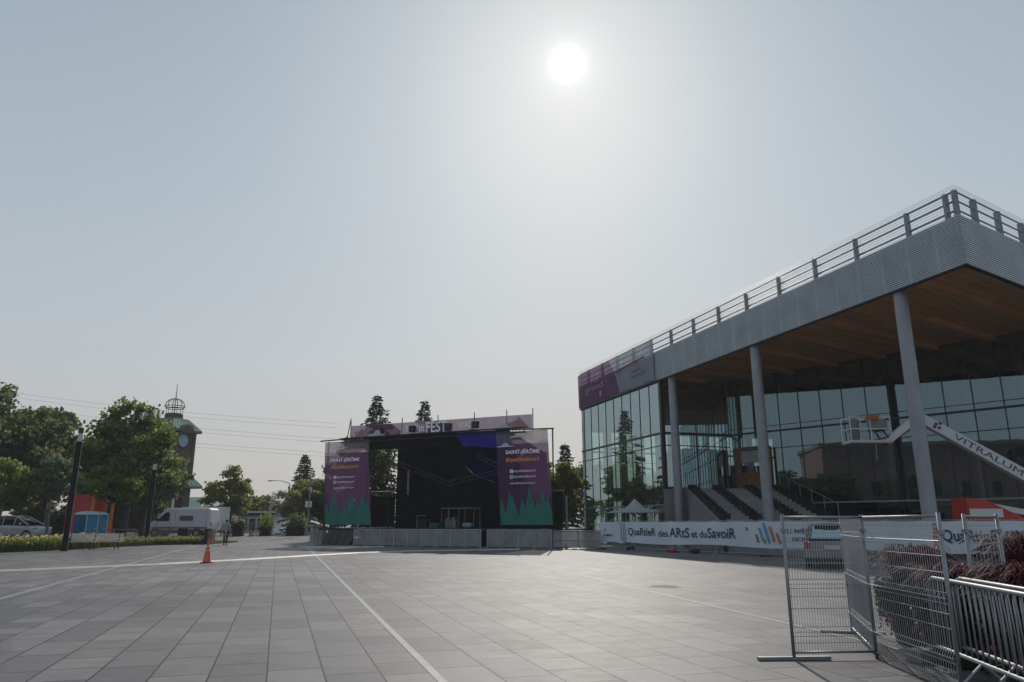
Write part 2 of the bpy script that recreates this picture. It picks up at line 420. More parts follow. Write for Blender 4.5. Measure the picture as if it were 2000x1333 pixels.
M_BRICK = brick_mat('brown_brick', (0.075, 0.036, 0.028), (0.11, 0.05, 0.038), (0.1, 0.085, 0.075))
M_RBRICK = brick_mat('red_brick', (0.3, 0.12, 0.09), (0.4, 0.17, 0.125), (0.3, 0.26, 0.23))
M_STONE = mat('tan_stone', (0.3, 0.25, 0.19), 0.8)
M_SOFFIT = wood_mat()
M_BARK = mat('bark', (0.045, 0.036, 0.03), 0.9, vs=6, var=0.35, bump=0.5, bs=25)
M_PALEBARK = mat('pale_bark', (0.16, 0.145, 0.125), 0.9, vs=6, var=0.3)
M_WGLASS = mat('vehicle_glass', (0.012, 0.015, 0.018), 0.06, 0.0, spec=0.4)
M_REARGL = glass_mat('rear_window_glass', (0.25, 0.36, 0.34), 0.45, 0.4, gtint=(0.75, 0.95, 0.93))
M_GLASS = glass_mat('facade_glass', (0.66, 0.8, 0.74), 0.34, 0.5, gtint=(0.75, 0.94, 1.0), wob=0.02)
M_GLASSR = glass_mat('recessed_glass', (0.46, 0.57, 0.6), 0.2, 0.42, gtint=(0.62, 0.87, 1.0), wob=0.03)
M_SOIL = mat('soil', (0.03, 0.022, 0.016), 0.95)

# ------------------------------------------------------------------ ground, plaza, road, lawn
def ground_sheet(xs, ys, dz):
    mb = MB(); nx = len(xs)
    vs = [(x, y, terrain(x, y) + dz) for y in ys for x in xs]
    fs = [(j * nx + i, j * nx + i + 1, (j + 1) * nx + i + 1, (j + 1) * nx + i) for j in range(len(ys) - 1) for i in range(nx - 1)]
    return mb.add(vs, fs)
ys_far = [-400, -60, 0, 40, 58] + [60 + i * 0.75 for i in range(17)] + [90, 150, 400, 2500]
structure('ground', ground_sheet([-2500, -300, -60, -20, 20, 60, 300, 2500], ys_far, -0.02), M_ASPHALT, smooth=True)
structure('plaza_paving', ground_sheet([-48, -20, 0, 20, 45], [-45, 0, 40, 58] + [60 + i * 0.75 for i in range(17)] + [86], 0.0), M_PAVE, smooth=True)
def band(a, b, w, z=0.004):
    a, b = Vector(a), Vector(b); d = (b - a).normalized(); s_ = Vector((-d.y, d.x, 0)) * w / 2
    mb = MB(); n = 24
    for i in range(n):
        p, q = a.lerp(b, i / n), a.lerp(b, (i + 1) / n)
        zp, zq = terrain(0, p.y) + z, terrain(0, q.y) + z
        mb.quad((p.x - s_.x, p.y - s_.y, zp), (p.x + s_.x, p.y + s_.y, zp), (q.x + s_.x, q.y + s_.y, zq), (q.x - s_.x, q.y - s_.y, zq))
    return mb
structure('pale_paving_band', band(grid(1.58, -2), grid(2.0, 62), 0.09), M_PALE)
structure('pale_paving_band', band(grid(-5.33, 5), grid(-5.29, 62), 0.13), M_PALE)
structure('pale_paving_band', band(grid(6.6, 0), grid(9.9, 33), 0.075), M_PALE)
# lawn with its soft rise
lawn_poly = [(-29.5, 38.6), (-27.1, 39.9), (-26.1, 42.5), (-25.95, 46.5), (-25.7, 50.3), (-25.2, 53.5), (-22.5, 56.0), (-22.3, 61.5), (-26, 63.5), (-37, 64), (-37, 57), (-31.0, 56.5), (-31.0, 47.5), (-48, 47.5), (-48, 30.5)]
def inside(p, poly):
    c = False; j = len(poly) - 1
    for i in range(len(poly)):
        (xi, yi), (xj, yj) = poly[i], poly[j]
        if (yi > p[1]) != (yj > p[1]) and p[0] < (xj - xi) * (p[1] - yi) / (yj - yi) + xi: c = not c
        j = i
    return c
structure('lawn', MB().prism(lawn_poly, 0.0, 0.09), M_GRASS)

def np_mesh(name, verts, faces, m, parent=None):
    me = bpy.data.meshes.new(name)
    verts = np.asarray(verts, dtype=np.float32); faces = np.asarray(faces, dtype=np.int32)
    me.vertices.add(len(verts)); me.vertices.foreach_set('co', verts.ravel())
    k = faces.shape[1]
    me.loops.add(faces.size); me.loops.foreach_set('vertex_index', faces.ravel())
    me.polygons.add(len(faces)); me.polygons.foreach_set('loop_start', np.arange(0, faces.size, k, dtype=np.int32))
    me.polygons.foreach_set('loop_total', np.full(len(faces), k, dtype=np.int32))
    me.update(calc_edges=True); me.validate()
    if m: me.materials.append(m)
    o = bpy.data.objects.new(name, me); COL.objects.link(o)
    if parent: o.parent = parent
    return o
def rand_unit(rng, n):
    v = rng.normal(size=(n, 3)); return v / np.linalg.norm(v, axis=1, keepdims=True)
def leaf_quads(rng, pos, size, flat=0.0, aspect=0.6):
    n = len(pos)
    a = rand_unit(rng, n); a[:, 2] *= (1 - flat); a /= np.linalg.norm(a, axis=1, keepdims=True)
    b = rand_unit(rng, n); b -= a * (a * b).sum(1, keepdims=True); b /= np.linalg.norm(b, axis=1, keepdims=True) + 1e-9
    s_ = (size * rng.uniform(0.6, 1.3, n))[:, None]
    v = np.stack([pos - a * s_, pos + b * s_ * aspect, pos + a * s_, pos - b * s_ * aspect], 1).reshape(-1, 3)
    return v, np.arange(n * 4).reshape(n, 4)

L_MAPLE = leaf_mat('maple_leaves', (0.048, 0.075, 0.022), (0.14, 0.175, 0.05), 0.6)
L_DARK = leaf_mat('dark_leaves', (0.04, 0.06, 0.026), (0.115, 0.14, 0.05), 0.55)
L_LIGHT = leaf_mat('light_leaves', (0.08, 0.125, 0.022), (0.17, 0.22, 0.045), 0.6)
L_SILVER = leaf_mat('silvery_leaves', (0.07, 0.11, 0.06), (0.14, 0.19, 0.1), 0.5)
L_OLIVE = leaf_mat('olive_leaves', (0.07, 0.085, 0.022), (0.19, 0.19, 0.05), 0.6)
L_CONIF = leaf_mat('spruce_needles', (0.014, 0.025, 0.02), (0.045, 0.065, 0.04), 0.25)
L_BLADE = leaf_mat('flower_bed_blades', (0.05, 0.085, 0.015), (0.14, 0.17, 0.035), 0.5)

def tree(name, label, x, y, h, r, seed, leaf=None, trunk_h=None, clumps=26, leaves=9000, size=0.2, bark=None, flat=0.75, trunk_r=0.2, lean=(0, 0), group=None, cat='tree', low=0.3):
    rng = np.random.default_rng(seed)
    leaf = leaf or L_MAPLE; bark = bark or M_BARK
    z0 = terrain(x, y)
    t = thing(name, label, cat, (x, y, z0 - 0.02), group=group)
    trunk_h = trunk_h or h * 0.3
    top = Vector((lean[0], lean[1], h * 0.86))
    mb = MB()
    mid = Vector((lean[0] * 0.3 + rng.uniform(-.15, .15), rng.uniform(-.15, .15), trunk_h))
    mb.tube([(0, 0, 0), mid * 0.5, mid, mid.lerp(top, 0.45) + Vector((rng.uniform(-.3, .3), 0, 0)), top], [trunk_r * 1.25, trunk_r, trunk_r * 0.85, trunk_r * 0.45, 0.03], 8)
    cz = (trunk_h + h) / 2; rz = (h - trunk_h) / 2
    centers = []
    clumps = int(clumps * 2.2)
    for i in range(clumps):
        u = rand_unit(rng, 1)[0]
        rad = rng.uniform(0.35, 1.0)
        zz = u[2] * rad
        wid = 1 - 0.55 * max(0, zz) - 0.25 * max(0, -zz - 0.3)
        c = np.array([lean[0] * 0.6 + u[0] * r * rad * wid, lean[1] * 0.6 + u[1] * r * rad * wid, cz + zz * rz])
        centers.append((c, r * rng.uniform(0.1, 0.27)))
        if i < 22:
            cv = Vector(c); k = rng.uniform(0.1, 0.6)
            st = mid.lerp(top, k * max(0.0, min(1, (c[2] - trunk_h) / (h - trunk_h))))
            m2 = st.lerp(cv, 0.5) + Vector((0, 0, 0.25 * r * 0.3))
            mb.tube([st, m2, cv], [trunk_r * 0.42, trunk_r * 0.22, 0.015], 5)
    mb.build('trunk', bark, t, smooth=True)
    P = []
    tot = sum(cr ** 2 for c, cr in centers)
    for c, cr in centers:
        per = int(0.8 * leaves * cr ** 2 / tot)
        u = rand_unit(rng, per); d = cr * rng.uniform(0, 1, per) ** 0.6 * rng.uniform(0.8, 1.25, per)
        q = c + u * d[:, None] * np.array([1.25, 1.25, flat]); P.append(q)
    P = np.concatenate(P)
    v, f = leaf_quads(rng, P, size)
    np_mesh('crown', v, f, leaf, t)
    return t

def spruce(label, x, y, h, r, seed, group=None, density=1.0, name='spruce_tree'):
    rng = np.random.default_rng(seed)
    t = thing(name, label, 'tree', (x, y, terrain(x, y) - 0.02), group=group)
    mb = MB(); mb.tube([(0, 0, 0), (0, 0, h * 0.5), (0, 0, h)], [0.2, 0.12, 0.015], 7)
    V = []
    z = h * 0.06
    while z < h * 0.985:
        f_ = 1 - z / h
        L = r * (f_ ** 0.85) * rng.uniform(0.75, 1.12) + 0.12
        nb = int(5 + 4 * f_)
        a0 = rng.uniform(0, 6.28)
        for k in range(nb):
            a = a0 + 6.283 * k / nb + rng.uniform(-.25, .25); l_ = L * rng.uniform(0.45, 1.2)
            d = np.array([math.cos(a), math.sin(a), 0]); droop = rng.uniform(0.12, 0.32)
            if f_ > 0.25 and rng.uniform() < 0.5:
                mb.tube([(0, 0, z), tuple(d * l_ * 0.9 + [0, 0, z - droop * l_ * 0.6])], [0.035, 0.008], 4)
            m = int(max(5, l_ * 17 * density))
            for s_ in np.linspace(0.15, 1, m):
                p = d * l_ * s_ + np.array([0, 0, z - droop * l_ * s_ ** 1.6 + 0.12 * l_ * max(0, s_ - 0.8)])
                side = np.array([-d[1], d[0], 0]); w = (1 - s_) * 0.26 * l_ + 0.07
                for q in range(2):
                    o_ = side * rng.uniform(-w, w) + np.array([0, 0, rng.uniform(-.1, .04)])
                    dr = d * rng.uniform(.5, 1) + side * rng.uniform(-.8, .8) + np.array([0, 0, rng.uniform(-.7, .05)])
                    dr /= np.linalg.norm(dr); wd = np.cross(dr, rand_unit(rng, 1)[0]); wd /= np.linalg.norm(wd) + 1e-9
                    ln = rng.uniform(.2, .42); ww = rng.uniform(.05, .11)
                    V += [p + o_ - wd * ww, p + o_ + dr * ln * .5 + wd * ww, p + o_ + dr * ln, p + o_ + dr * ln * .3 - wd * ww]
        z += rng.uniform(0.26, 0.46) * (0.6 + 0.7 * f_)
    mb.build('trunk', M_BARK, t)
    V = np.array(V); np_mesh('crown', V, np.arange(len(V)).reshape(-1, 4), L_CONIF, t)
    return t

def lettering(text, parent, origin, right, up, height, width, m, name='lettering', bold=0.0, label=None):
    cu = bpy.data.curves.new('text', 'FONT'); cu.body = text; cu.size = 1; cu.resolution_u = 3; cu.fill_mode = 'FRONT'; cu.offset = bold
    o = bpy.data.objects.new('text', cu); COL.objects.link(o)
    dg = bpy.context.evaluated_depsgraph_get()
    me = bpy.data.meshes.new_from_object(o.evaluated_get(dg))
    bpy.data.objects.remove(o); bpy.data.curves.remove(cu)
    co = np.array([v.co[:] for v in me.vertices])
    lo, hi = co.min(0), co.max(0)
    sx = width / (hi[0] - lo[0]); sy = height / (hi[1] - lo[1])
    Rv, Uv, Ov = np.array(right, float), np.array(up, float), np.array(origin, float)
    w = Ov + np.outer((co[:, 0] - lo[0]) * sx, Rv) + np.outer((co[:, 1] - lo[1]) * sy, Uv)
    for v, q in zip(me.vertices, w): v.co = q
    me.materials.clear(); me.materials.append(m); me.name = name; me.update()
    ob = bpy.data.objects.new(name, me); COL.objects.link(ob); ob.parent = parent
    if label: ob['label'] = label
    return ob

# ================================================================== theatre building
B0 = grid(24.26, 44)
bld = thing('theatre_building', 'large glass theatre with grey slatted roof edge and wooden underside on tall columns', 'building', B0, R(17.3))
LEN0, LEN1 = -24.16, 14.1
# soffit panels alternate in height, boards run away from the roof edge
def clip_y(poly, ymax):
    out = []
    for i in range(len(poly)):
        a, b = poly[i], poly[(i + 1) % len(poly)]
        if a[1] <= ymax: out.append(a)
        if (a[1] <= ymax) != (b[1] <= ymax):
            t = (ymax - a[1]) / (b[1] - a[1]); out.append((a[0] + t * (b[0] - a[0]), ymax))
    return out
mb = MB(); k = 0; y = LEN0 + 0.1
while y < LEN1:
    p = clip_y([(0.16, y), (23.9, y + 7.1), (23.9, y + 1.5 + 7.1), (0.16, y + 1.5)], LEN1 - 0.05)
    if len(p) > 2: mb.prism(p, 11.29 + (0.0 if k % 2 else 0.04), 11.5)
    k += 1; y += 1.5
mb.build('soffit', M_SOFFIT, bld)
for y in np.arange(LEN0 + 2.4, LEN1 - 7.4, 3.0):
    MB().beam((0.18, y, 11.17), (23.8, y + 7.05, 11.17), 0.42, 0.24).build('soffit_beam', M_SOFFIT, bld)
MB().prism([(0.14, LEN0 + 0.12), (24, LEN0 + 7.3), (24, LEN1), (0.14, LEN1)], 11.51, 13.0).build('roof', mat('roof_membrane', (0.2, 0.2, 0.21), 0.9), bld)
fb = MB()
fb.box(0.06, LEN0 + 0.08, 11.08, 0.13, LEN1, 13.06)
fb.beam((0.1, LEN0 + 0.06, 12.07), (24, LEN0 + 7.22, 12.07), 0.07, 1.97)
fb.build('fascia', M_FASCIA_BACK, bld)
sl = MB()
zs = 11.1
while zs < 13.1:
    sl.box(-0.04, LEN0, zs, 0.02, LEN1, zs + 0.05)
    sl.beam((0, LEN0, zs + 0.03), (24, LEN0 + 7.176, zs + 0.03), 0.07, 0.05)
    zs += 0.088
for yy in np.arange(LEN0 + 1.2, LEN1, 1.4): sl.box(0.02, yy - 0.06, 11.08, 0.06, yy + 0.06, 13.08)
sl.build('fascia_slats', M_FASCIA, bld)
tr = MB(); tr.box(-0.05, LEN0, 11.02, 0.14, LEN1, 11.08); tr.beam((0, LEN0 + 0.02, 11.05), (24, LEN0 + 7.2, 11.05), 0.2, 0.06)
tr.build('fascia_trim', M_DARK, bld)
rl = MB()
for z in (13.34, 13.74, 14.13):
    rl.tube([(0.1, LEN0 + 0.1, z), (0.1, LEN1, z)], 0.035, 6); rl.tube([(0.1, LEN0 + 0.1, z), (24, LEN0 + 7.27, z)], 0.035, 6)
rail = rl.build('roof_railing', M_STEEL, bld)
wr = MB()
for z in np.arange(13.13, 14.36, 0.098):
    wr.tube([(-0.03, LEN0, z), (-0.03, LEN1, z)], 0.009, 4); wr.tube([(0, LEN0 - 0.02, z), (24, LEN0 + 7.15, z)], 0.009, 4)
wr.build('railing_wire', M_STEEL, rail)
for yy in (-24.04, -23.62, -21.7, -18.75, -16, -13.2, -10.3, -7.5, -4.65, -1.8, 1.0, 3.8, 6.6, 9.4, 12.2):
    MB().box(0.02, yy - 0.07, 13.0, 0.2, yy + 0.07, 14.18).build('post', M_STEEL, rail)
for xx in (1.6, 3.6, 5.7, 8.4, 11.2, 14):
    MB().box(xx - 0.08, LEN0 + 0.299 * xx + 0.02, 13.0, xx + 0.08, LEN0 + 0.299 * xx + 0.22, 14.18).build('post', M_STEEL, rail)
for yy in (-1.2, -10.4, -20.6):
    MB().lathe([(0.33, 0), (0.33, 0.12), (0.29, 0.13), (0.27, 11.31)], 24, (0.36, yy, 0)).build('column', M_STEEL, bld, smooth=False)
# curtain walls
def curtain(glass_m, a, b, z0, z1, first, step, trans, name='glass_wall', pale=None):
    a, b = Vector((*a, 0)), Vector((*b, 0)); d = (b - a).normalized(); L = (b - a).length; nrm_ = Vector((d.y, -d.x, 0))
    g = MB().quad(*[p + Vector((0, 0, z)) for p, z in ((a, z0), (b, z0), (b, z1), (a, z1))]).build(name, glass_m, bld)
    m = MB(); s_ = first
    while s_ < L - 0.05:
        p = a + d * s_; m.beam(p + Vector((0, 0, z0)), p + Vector((0, 0, z1 - 0.002)), 0.05, 0.06, nrm_); s_ += step
    for z, h in trans: m.beam(a + Vector((0, 0, z)), b + Vector((0, 0, z)), 0.09, h)
    m.build('mullions', M_DARK, g)
    if pale:
        MB().beam(a + Vector((0, 0, pale)) , b + Vector((0, 0, pale)), 0.2, 0.09).build('sill_band', M_STEEL, g)
    return g
curtain(M_GLASS, (0.12, 14.1), (0.12, 0.1), 0, 11.02, 0.65, 1.467, [(7.44, 0.15), (6.6, 0.05), (10.98, 0.1)], pale=2.69)
curtain(M_GLASS, (0.2, 0.1), (5.3, 0.1), 3.6, 11.31, 1.2, 1.36, [(7.44, 0.17), (6.62, 0.06)])
MB().box(0.04, -0.03, 0, 0.3, 0.23, 11.31).build('corner_post', M_DARK, bld)
RD = Vector((0.3926, -0.9197, 0)); RA = Vector((5.34, 0.0, 0))
curtain(M_GLASSR, (5.34, 0.0), tuple((RA + RD * 26)[:2]), 0, 11.31, 0.95, 1.43, [(7.44, 0.12), (7.8, 0.035), (6.31, 0.045)], pale=2.75)
# far end wall: white piers with tall openings, header above
nw = MB()
rp_ = random.Random(3); xx = 0.1
while xx < 19.5:
    w = rp_.choice([0.5, 0.7, 1.0, 0.6]); nw.box(xx, 13.6, 0.0, xx + w, 13.95, 9.7); xx += w + rp_.choice([0.5, 0.8, 1.2])
nw.box(0.1, 13.55, 9.1, 19.75, 13.97, 11.36); nw.box(0.1, 13.6, 3.3, 19.7, 13.9, 4.4)
nw.build('end_wall', M_WALLW, bld)
curtain(M_GLASS, (20, 14.05), (0.2, 14.05), 0, 11.02, 2.2, 3.1, [(7.44, 0.15), (6.6, 0.05)])
MB().box(19.8, 2.9, 0, 20.1, 14.0, 11.36).build('interior_wall', M_WALLW, bld)
MB().prism([(0.3, 0.25), (5.3, 0.25), (11.5, 2.95), (19.7, 3.0), (19.7, 13.5), (0.3, 13.5)], 3.3, 3.75).build('upper_floor', mat('dark_floor', (0.06, 0.07, 0.065), 0.5), bld)
M_HALL = mat('dark_red_hall_wall', (0.10, 0.022, 0.026), 0.6, vs=1, var=0.2)
MB().box(4.6, 5.0, 3.76, 8.4, 9.5, 7.0).build('hall_wall', M_HALL, bld)
MB().box(7.4, 2.6, 3.76, 9.8, 3.8, 5.6).build('brown_counter', mat('brown_panel', (0.13, 0.065, 0.035), 0.5), bld)
MB().box(3.2, 7.5, 8.6, 12.5, 9.2, 10.4).build('bulkhead', M_WALLW, bld)
for p_ in ((2.6, 3.4), (7.2, 2.0), (3.4, 10.2)):
    MB().cyl((*p_, 3.76), (*p_, 11.1), 0.24).build('interior_column', M_STEEL, bld, smooth=True)
n_ = Vector((0.9197, 0.3926, 0))
q0, q1 = RA + n_ * 6.5 + RD * -0.5, RA + n_ * 6.5 + RD * 26
MB().beam((*q0[:2], 5.68), (*q1[:2], 5.68), 0.25, 11.36).build('interior_wall', mat('foyer_wall', (0.1, 0.09, 0.09), 0.7, vs=0.4, var=0.4), bld)
fp = [RA + n_ * 0.2, RA + n_ * 0.2 + RD * 26, RA + n_ * 6.3 + RD * 26, RA + n_ * 6.3]
MB().prism([(p.x, p.y) for p in fp], 2.4, 2.7).build('foyer_floor', MATS['dark_floor'], bld)
for s_, o_ in ((3.0, 1.5), (9.8, 1.8), (17.2, 1.5), (13.5, 4.6)):
    p = RA + RD * s_ + n_ * o_
    MB().cyl((p.x, p.y, 0), (p.x, p.y, 11.1), 0.22).build('interior_column', M_STEEL, bld, smooth=True)
# orange timber bay in the recessed glass
c0, c1 = RA + RD * 0.75 - n_ * 0.25, RA + RD * 3.0 - n_ * 0.25
fr = MB()
M_FRAMEW = mat('orange_timber', (0.16, 0.07, 0.035), 0.55, vs=3, var=0.2)
for a_, b_ in (((c0, 3.7), (c0, 6.4)), ((c1, 3.7), (c1, 6.4)), ((c0, 6.4), (c1, 6.4)), ((c0, 3.7), (c1, 3.7))):
    fr.beam((*a_[0][:2], a_[1]), (*b_[0][:2], b_[1]), 0.3, 0.22, n_ if a_[0] == b_[0] else (0, 0, 1))
bay = fr.build('timber_bay', M_FRAMEW, bld)
MB().beam((*(c0 + n_ * 0.02)[:2], 4.3), (*(c1 + n_ * 0.02)[:2], 4.3), 0.12, 1.0).build('panel', M_FRAMEW, bay)
MB().beam((*(c0 + n_ * 0.02)[:2], 5.85), (*(c1 + n_ * 0.02)[:2], 5.85), 0.12, 0.8).build('panel', M_STEEL, bay)
# outside stair: pale runs between dark stepped stringers, concrete side wall
stairs = thing('outdoor_staircase', 'wide concrete outdoor stair with dark stepped edges rising to the glass foyer', 'staircase', B0, R(17.3))
DN = Vector((-0.346, -0.938, 0)).normalized()
tops = [Vector((1.53, -0.86, 3.74)), Vector((2.97, -1.5, 3.73)), Vector((4.66, -2.6, 3.71)), Vector((5.95, -3.6, 3.69))]
SL, RUN = 0.225, 9.3
def down(p, s_): return p + DN * s_ - Vector((0, 0, SL * s_))
acr = Vector((-DN.y, DN.x, 0))
M_STAIR = mat('pale_stair_concrete', (0.22, 0.25, 0.262), 0.6, vs=1.2, var=0.12)
for i in range(3):
    a, b = tops[i], tops[i + 1]
    mb = MB(); n = 12; vs = []
    for k in range(n):
        s0, s1 = RUN * k / n, RUN * (k + 1) / n
        za, zb = down(a, s1).z, down(b, s1).z
        p = [a + DN * s0, b + DN * s0, b + DN * s1, a + DN * s1]
        z = (za + zb) / 2 + 0.06
        mb.prism([(q.x, q.y) for q in p][::-1], 0.0, z)
    mb.build('stair_flight', M_STAIR, stairs)
for i, p in enumerate(tops):
    mb = MB()
    n = 14
    for k in range(n):
        s0 = RUN * k / n; s1 = RUN * (k + 1) / n; q0 = p + DN * s0; q1 = p + DN * s1
        w = acr * 0.22; z = down(p, s0).z + 0.2
        mb.prism([(v_.x, v_.y) for v_ in (q0 - w, q1 - w, q1 + w, q0 + w)], down(p, s1).z - 0.25, z)
    mb.build('stepped_stringer', M_BLACKM, stairs)
A_ = tops[0] - acr * 0.25
B_ = A_ + DN * RUN
M_CONCG = mat('stair_concrete', (0.2, 0.19, 0.2), 0.85, vs=0.8, var=0.16, bump=0.2, bs=12)
C_ = Vector((-0.12, -0.12, 0))
cw = MB()
cw.sheet([(A_.x, A_.y, 0), (B_.x, B_.y, 0), (B_.x, B_.y, 1.6), (A_.x, A_.y, 3.78)], 0.2, -acr)
cw.prism([(A_.x, A_.y), (A_.x + acr.x * .3, A_.y + acr.y * .3), (C_.x + .6, C_.y + .02), (C_.x, C_.y)], 0, 3.7)
cw.build('concrete_wall', M_CONCG, stairs)
MB().prism([(C_.x + 0.65, -0.05), (A_.x + 0.3, A_.y + 0.2), (tops[1].x, tops[1].y), (tops[2].x, tops[2].y), (tops[3].x, tops[3].y), (5.55, -0.5), (5.2, -0.05)][::-1], 3.4, 3.72).build('landing', M_CONCG, stairs)
hr = MB(); t3 = tops[3] + acr * 0.35
hr.tube([down(t3, 0) + Vector((0, 0, 0.9)), down(t3, RUN) + Vector((0, 0, 0.9))], 0.025)
for k in range(6): hr.tube([down(t3, RUN * k / 5), down(t3, RUN * k / 5) + Vector((0, 0, 0.9))], 0.02)
hr.build('handrail', M_GALV, stairs)

# banner on the roof railing
ban = thing('building_banner', 'purple and grey mesh banner hung across the roof edge of the glass theatre', 'banner', B0, R(17.3))
C_PUR = cloth_mat('purple_mesh', (0.27, 0.135, 0.25), 0.1, 0.4)
C_GREY = cloth_mat('grey_mesh', (0.45, 0.47, 0.54), 0.1, 0.4)
def curve_x(t): return 7.6 - 2.6 * t + 0.9 * t * t      # boundary between the two colours, top to bottom (local y)
YB0, YB1 = 0.33, 14.05
zb, zt_ = 11.13, 13.98
xb = lambda y, z: -0.16 - 0.05 * math.sin(y * 1.7) * (1 - (z - zb) / 3)
def strip(yfun0, yfun1, m, name):
    mb = MB(); nz, ny = 10, 16; vs = []
    for j in range(nz + 1):
        z = zt_ + (zb - zt_) * j / nz; t = j / nz
        for i in range(ny + 1):
            y_ = yfun0(t) + (yfun1(t) - yfun0(t)) * i / ny
            vs.append((xb(y_, z), y_, z))
    fs = [(j * (ny + 1) + i, j * (ny + 1) + i + 1, (j + 1) * (ny + 1) + i + 1, (j + 1) * (ny + 1) + i) for j in range(nz) for i in range(ny)]
    return mb.add(vs, fs).build(name, m, ban, smooth=True)
strip(lambda t: YB1, curve_x, C_PUR, 'purple_field'); strip(curve_x, lambda t: YB0, C_GREY, 'grey_field')
MB().tube([(-0.23, 6.6, 12.85), (-0.23, 1.6, 13.05)], 0.05, 4).build('orange_stripe', cloth_mat('banner_orange', (0.55, 0.2, 0.13), 0.1, 0.3), ban)
TXW = cloth_mat('banner_pale_print', (0.62, 0.52, 0.62), 0.05, 0.3); TXD = cloth_mat('banner_dark_print', (0.07, 0.05, 0.12), 0.05, 0.3)
lettering('Voir', ban, (-0.245, 11.2, 12.75), (0, -1, 0), (0, 0, 1), 0.55, 1.9, TXW)
lettering('grand', ban, (-0.245, 12.3, 11.95), (0, -1, 0), (0, 0, 1), 0.7, 3.6, TXW)
lettering('Ouverture', ban, (-0.245, 3.6, 12.2), (0, -1, 0), (0, 0, 1), 0.24, 1.6, TXD)
lettering('décembre 2017', ban, (-0.245, 3.6, 11.8), (0, -1, 0), (0, 0, 1), 0.26, 2.3, TXD)
MB().box(-0.25, 9.0, 11.45, -0.24, 9.35, 11.85).build('logo_block', TXW, ban)

# ================================================================== old brick block across the square (seen mirrored in the glass)
bb = thing('brick_building', 'long red brick block with pale cornice mirrored in the theatre glass', 'building', (-52, 22, 0))
MB().box(-8, -34, 0, 6, 8, 12.4).build('wall', M_RBRICK, bb)
MB().box(-8, 8.01, 0, 5.2, 19, 7.6).build('wall', M_RBRICK, bb)
MB().box(-8.3, -34.3, 12.4, 6.35, 8.3, 13.0).build('cornice', M_STONE, bb)
MB().box(-8.2, 8.32, 7.6, 5.5, 19.2, 8.0).build('cornice', M_STONE, bb)
MB().box(6.003, -34, 3.9, 6.06, 8, 4.3).build('string_course', M_STONE, bb)
for yy in range(-31, 7, 4):
    for z in (0.9, 5.1):
        f = MB().box(6.0, yy - 0.75, z, 6.09, yy + 0.75, z + 2.3).build('window', M_STONE, bb)
        MB().box(6.09, yy - 0.6, z + 0.15, 6.1, yy + 0.6, z + 2.15).build('pane', M_WGLASS, f)

# ================================================================== festival stage
ST = Vector((-5.5, 51.2, 0)); STA = R(-26.2)
stage = thing('festival_stage', 'black outdoor concert stage with a raised deck and sloped canopy', 'stage', ST, STA)
M_DECK = mat('stage_deck', (0.012, 0.014, 0.018), 0.6)
MB().box(-9.3, -0.3, 1.0, 9.2, 6.6, 1.18).build('deck', M_DECK, stage)
MB().box(-9.2, 0.4, 0.0, 9.1, 6.4, 0.98).build('deck_base', M_BLACK, stage)
def roof_z(y): return 7.55 - 0.16 * max(0, y)
rf = MB()
roof_flat = 7.56
for (x0, x1) in ((-6.2, 1.6),):
    rf.add([(x0, 0.15, 7.56), (x1, 0.15, 7.56), (-1.3, 6.4, 7.4), (x0, 6.4, 7.4), (x0, 0.15, 7.64), (x1, 0.15, 7.64), (-1.3, 6.4, 7.48), (x0, 6.4, 7.48)],
           [(0, 1, 2, 3), (7, 6, 5, 4), (0, 4, 5, 1), (1, 5, 6, 2), (2, 6, 7, 3), (3, 7, 4, 0)])
rf.build('canopy', M_BLACK, stage)
C_BLUE = cloth_mat('blue_light_cloth', (0.014, 0.011, 0.13), 0.0, 0.6)  # blue light over stage right, put into the colour and cut of translucent cloth
rb = MB(); rb.quad((1.603, 0.15, 7.6), (5.75, 0.15, 7.6), (5.75, 6.4, roof_z(6.4) + 0.04), (-1.297, 6.4, 7.44))
rb.build('blue_light_canopy', C_BLUE, stage)
MB().sheet([(-6.9, 5.6, 1.18), (5.7, 5.6, 1.18), (5.7, 5.6, 4.2), (2.5, 5.6, 4.3), (0.2, 5.6, 5.0), (-0.6, 5.6, 5.7), (-1.0, 5.6, 7.39), (-6.9, 5.6, 7.39)], 0.1).build('backdrop', M_BLACK, stage)
MB().box(-5.6, 0.22, 6.72, 1.35, 0.26, 7.5).build('valance', M_BLACK, stage)
MB().sheet([(-0.98, 5.66, 7.36), (5.65, 5.66, 6.6), (5.65, 5.66, 4.22), (2.52, 5.66, 4.32), (0.22, 5.66, 5.02), (-0.58, 5.66, 5.7)], 0.004).build('blue_light_panel', C_BLUE, stage)
MB().sheet([(5.75, 0.2, 1.18), (5.75, 6.3, 1.18), (5.75, 6.3, roof_z(6.3)), (5.75, 0.2, 7.52)], 0.06, (1, 0, 0)).build('side_curtain', M_BLACK, stage)
def truss(mb, a, b, s_=0.3, n=None, r=0.025):
    a, b = Vector(a), Vector(b); d = (b - a).normalized(); u = Vector((0, 0, 1)); sd = d.cross(u)
    if sd.length < 1e-4: sd = Vector((1, 0, 0))
    sd.normalize(); u = sd.cross(d)
    cs = [sd * (i * s_ / 2) + u * (j * s_ / 2) for i, j in ((-1, -1), (1, -1), (1, 1), (-1, 1))]
    for c in cs: mb.tube([a + c, b + c], r, 5)
    L = (b - a).length; n = n or int(L / (s_ * 1.3))
    for k in range(n):
        p, q = a + d * (L * k / n), a + d * (L * (k + 1) / n)
        for i in range(4):
            c0_, c1_ = cs[i], cs[(i + 1) % 4]
            mb.tube([p + c0_, q + c1_] if k % 2 else [p + c1_, q + c0_], r * 0.6, 4, caps=False)
    return mb
M_TRUSSD = mat('dark_truss', (0.02, 0.02, 0.024), 0.5, 0.3)
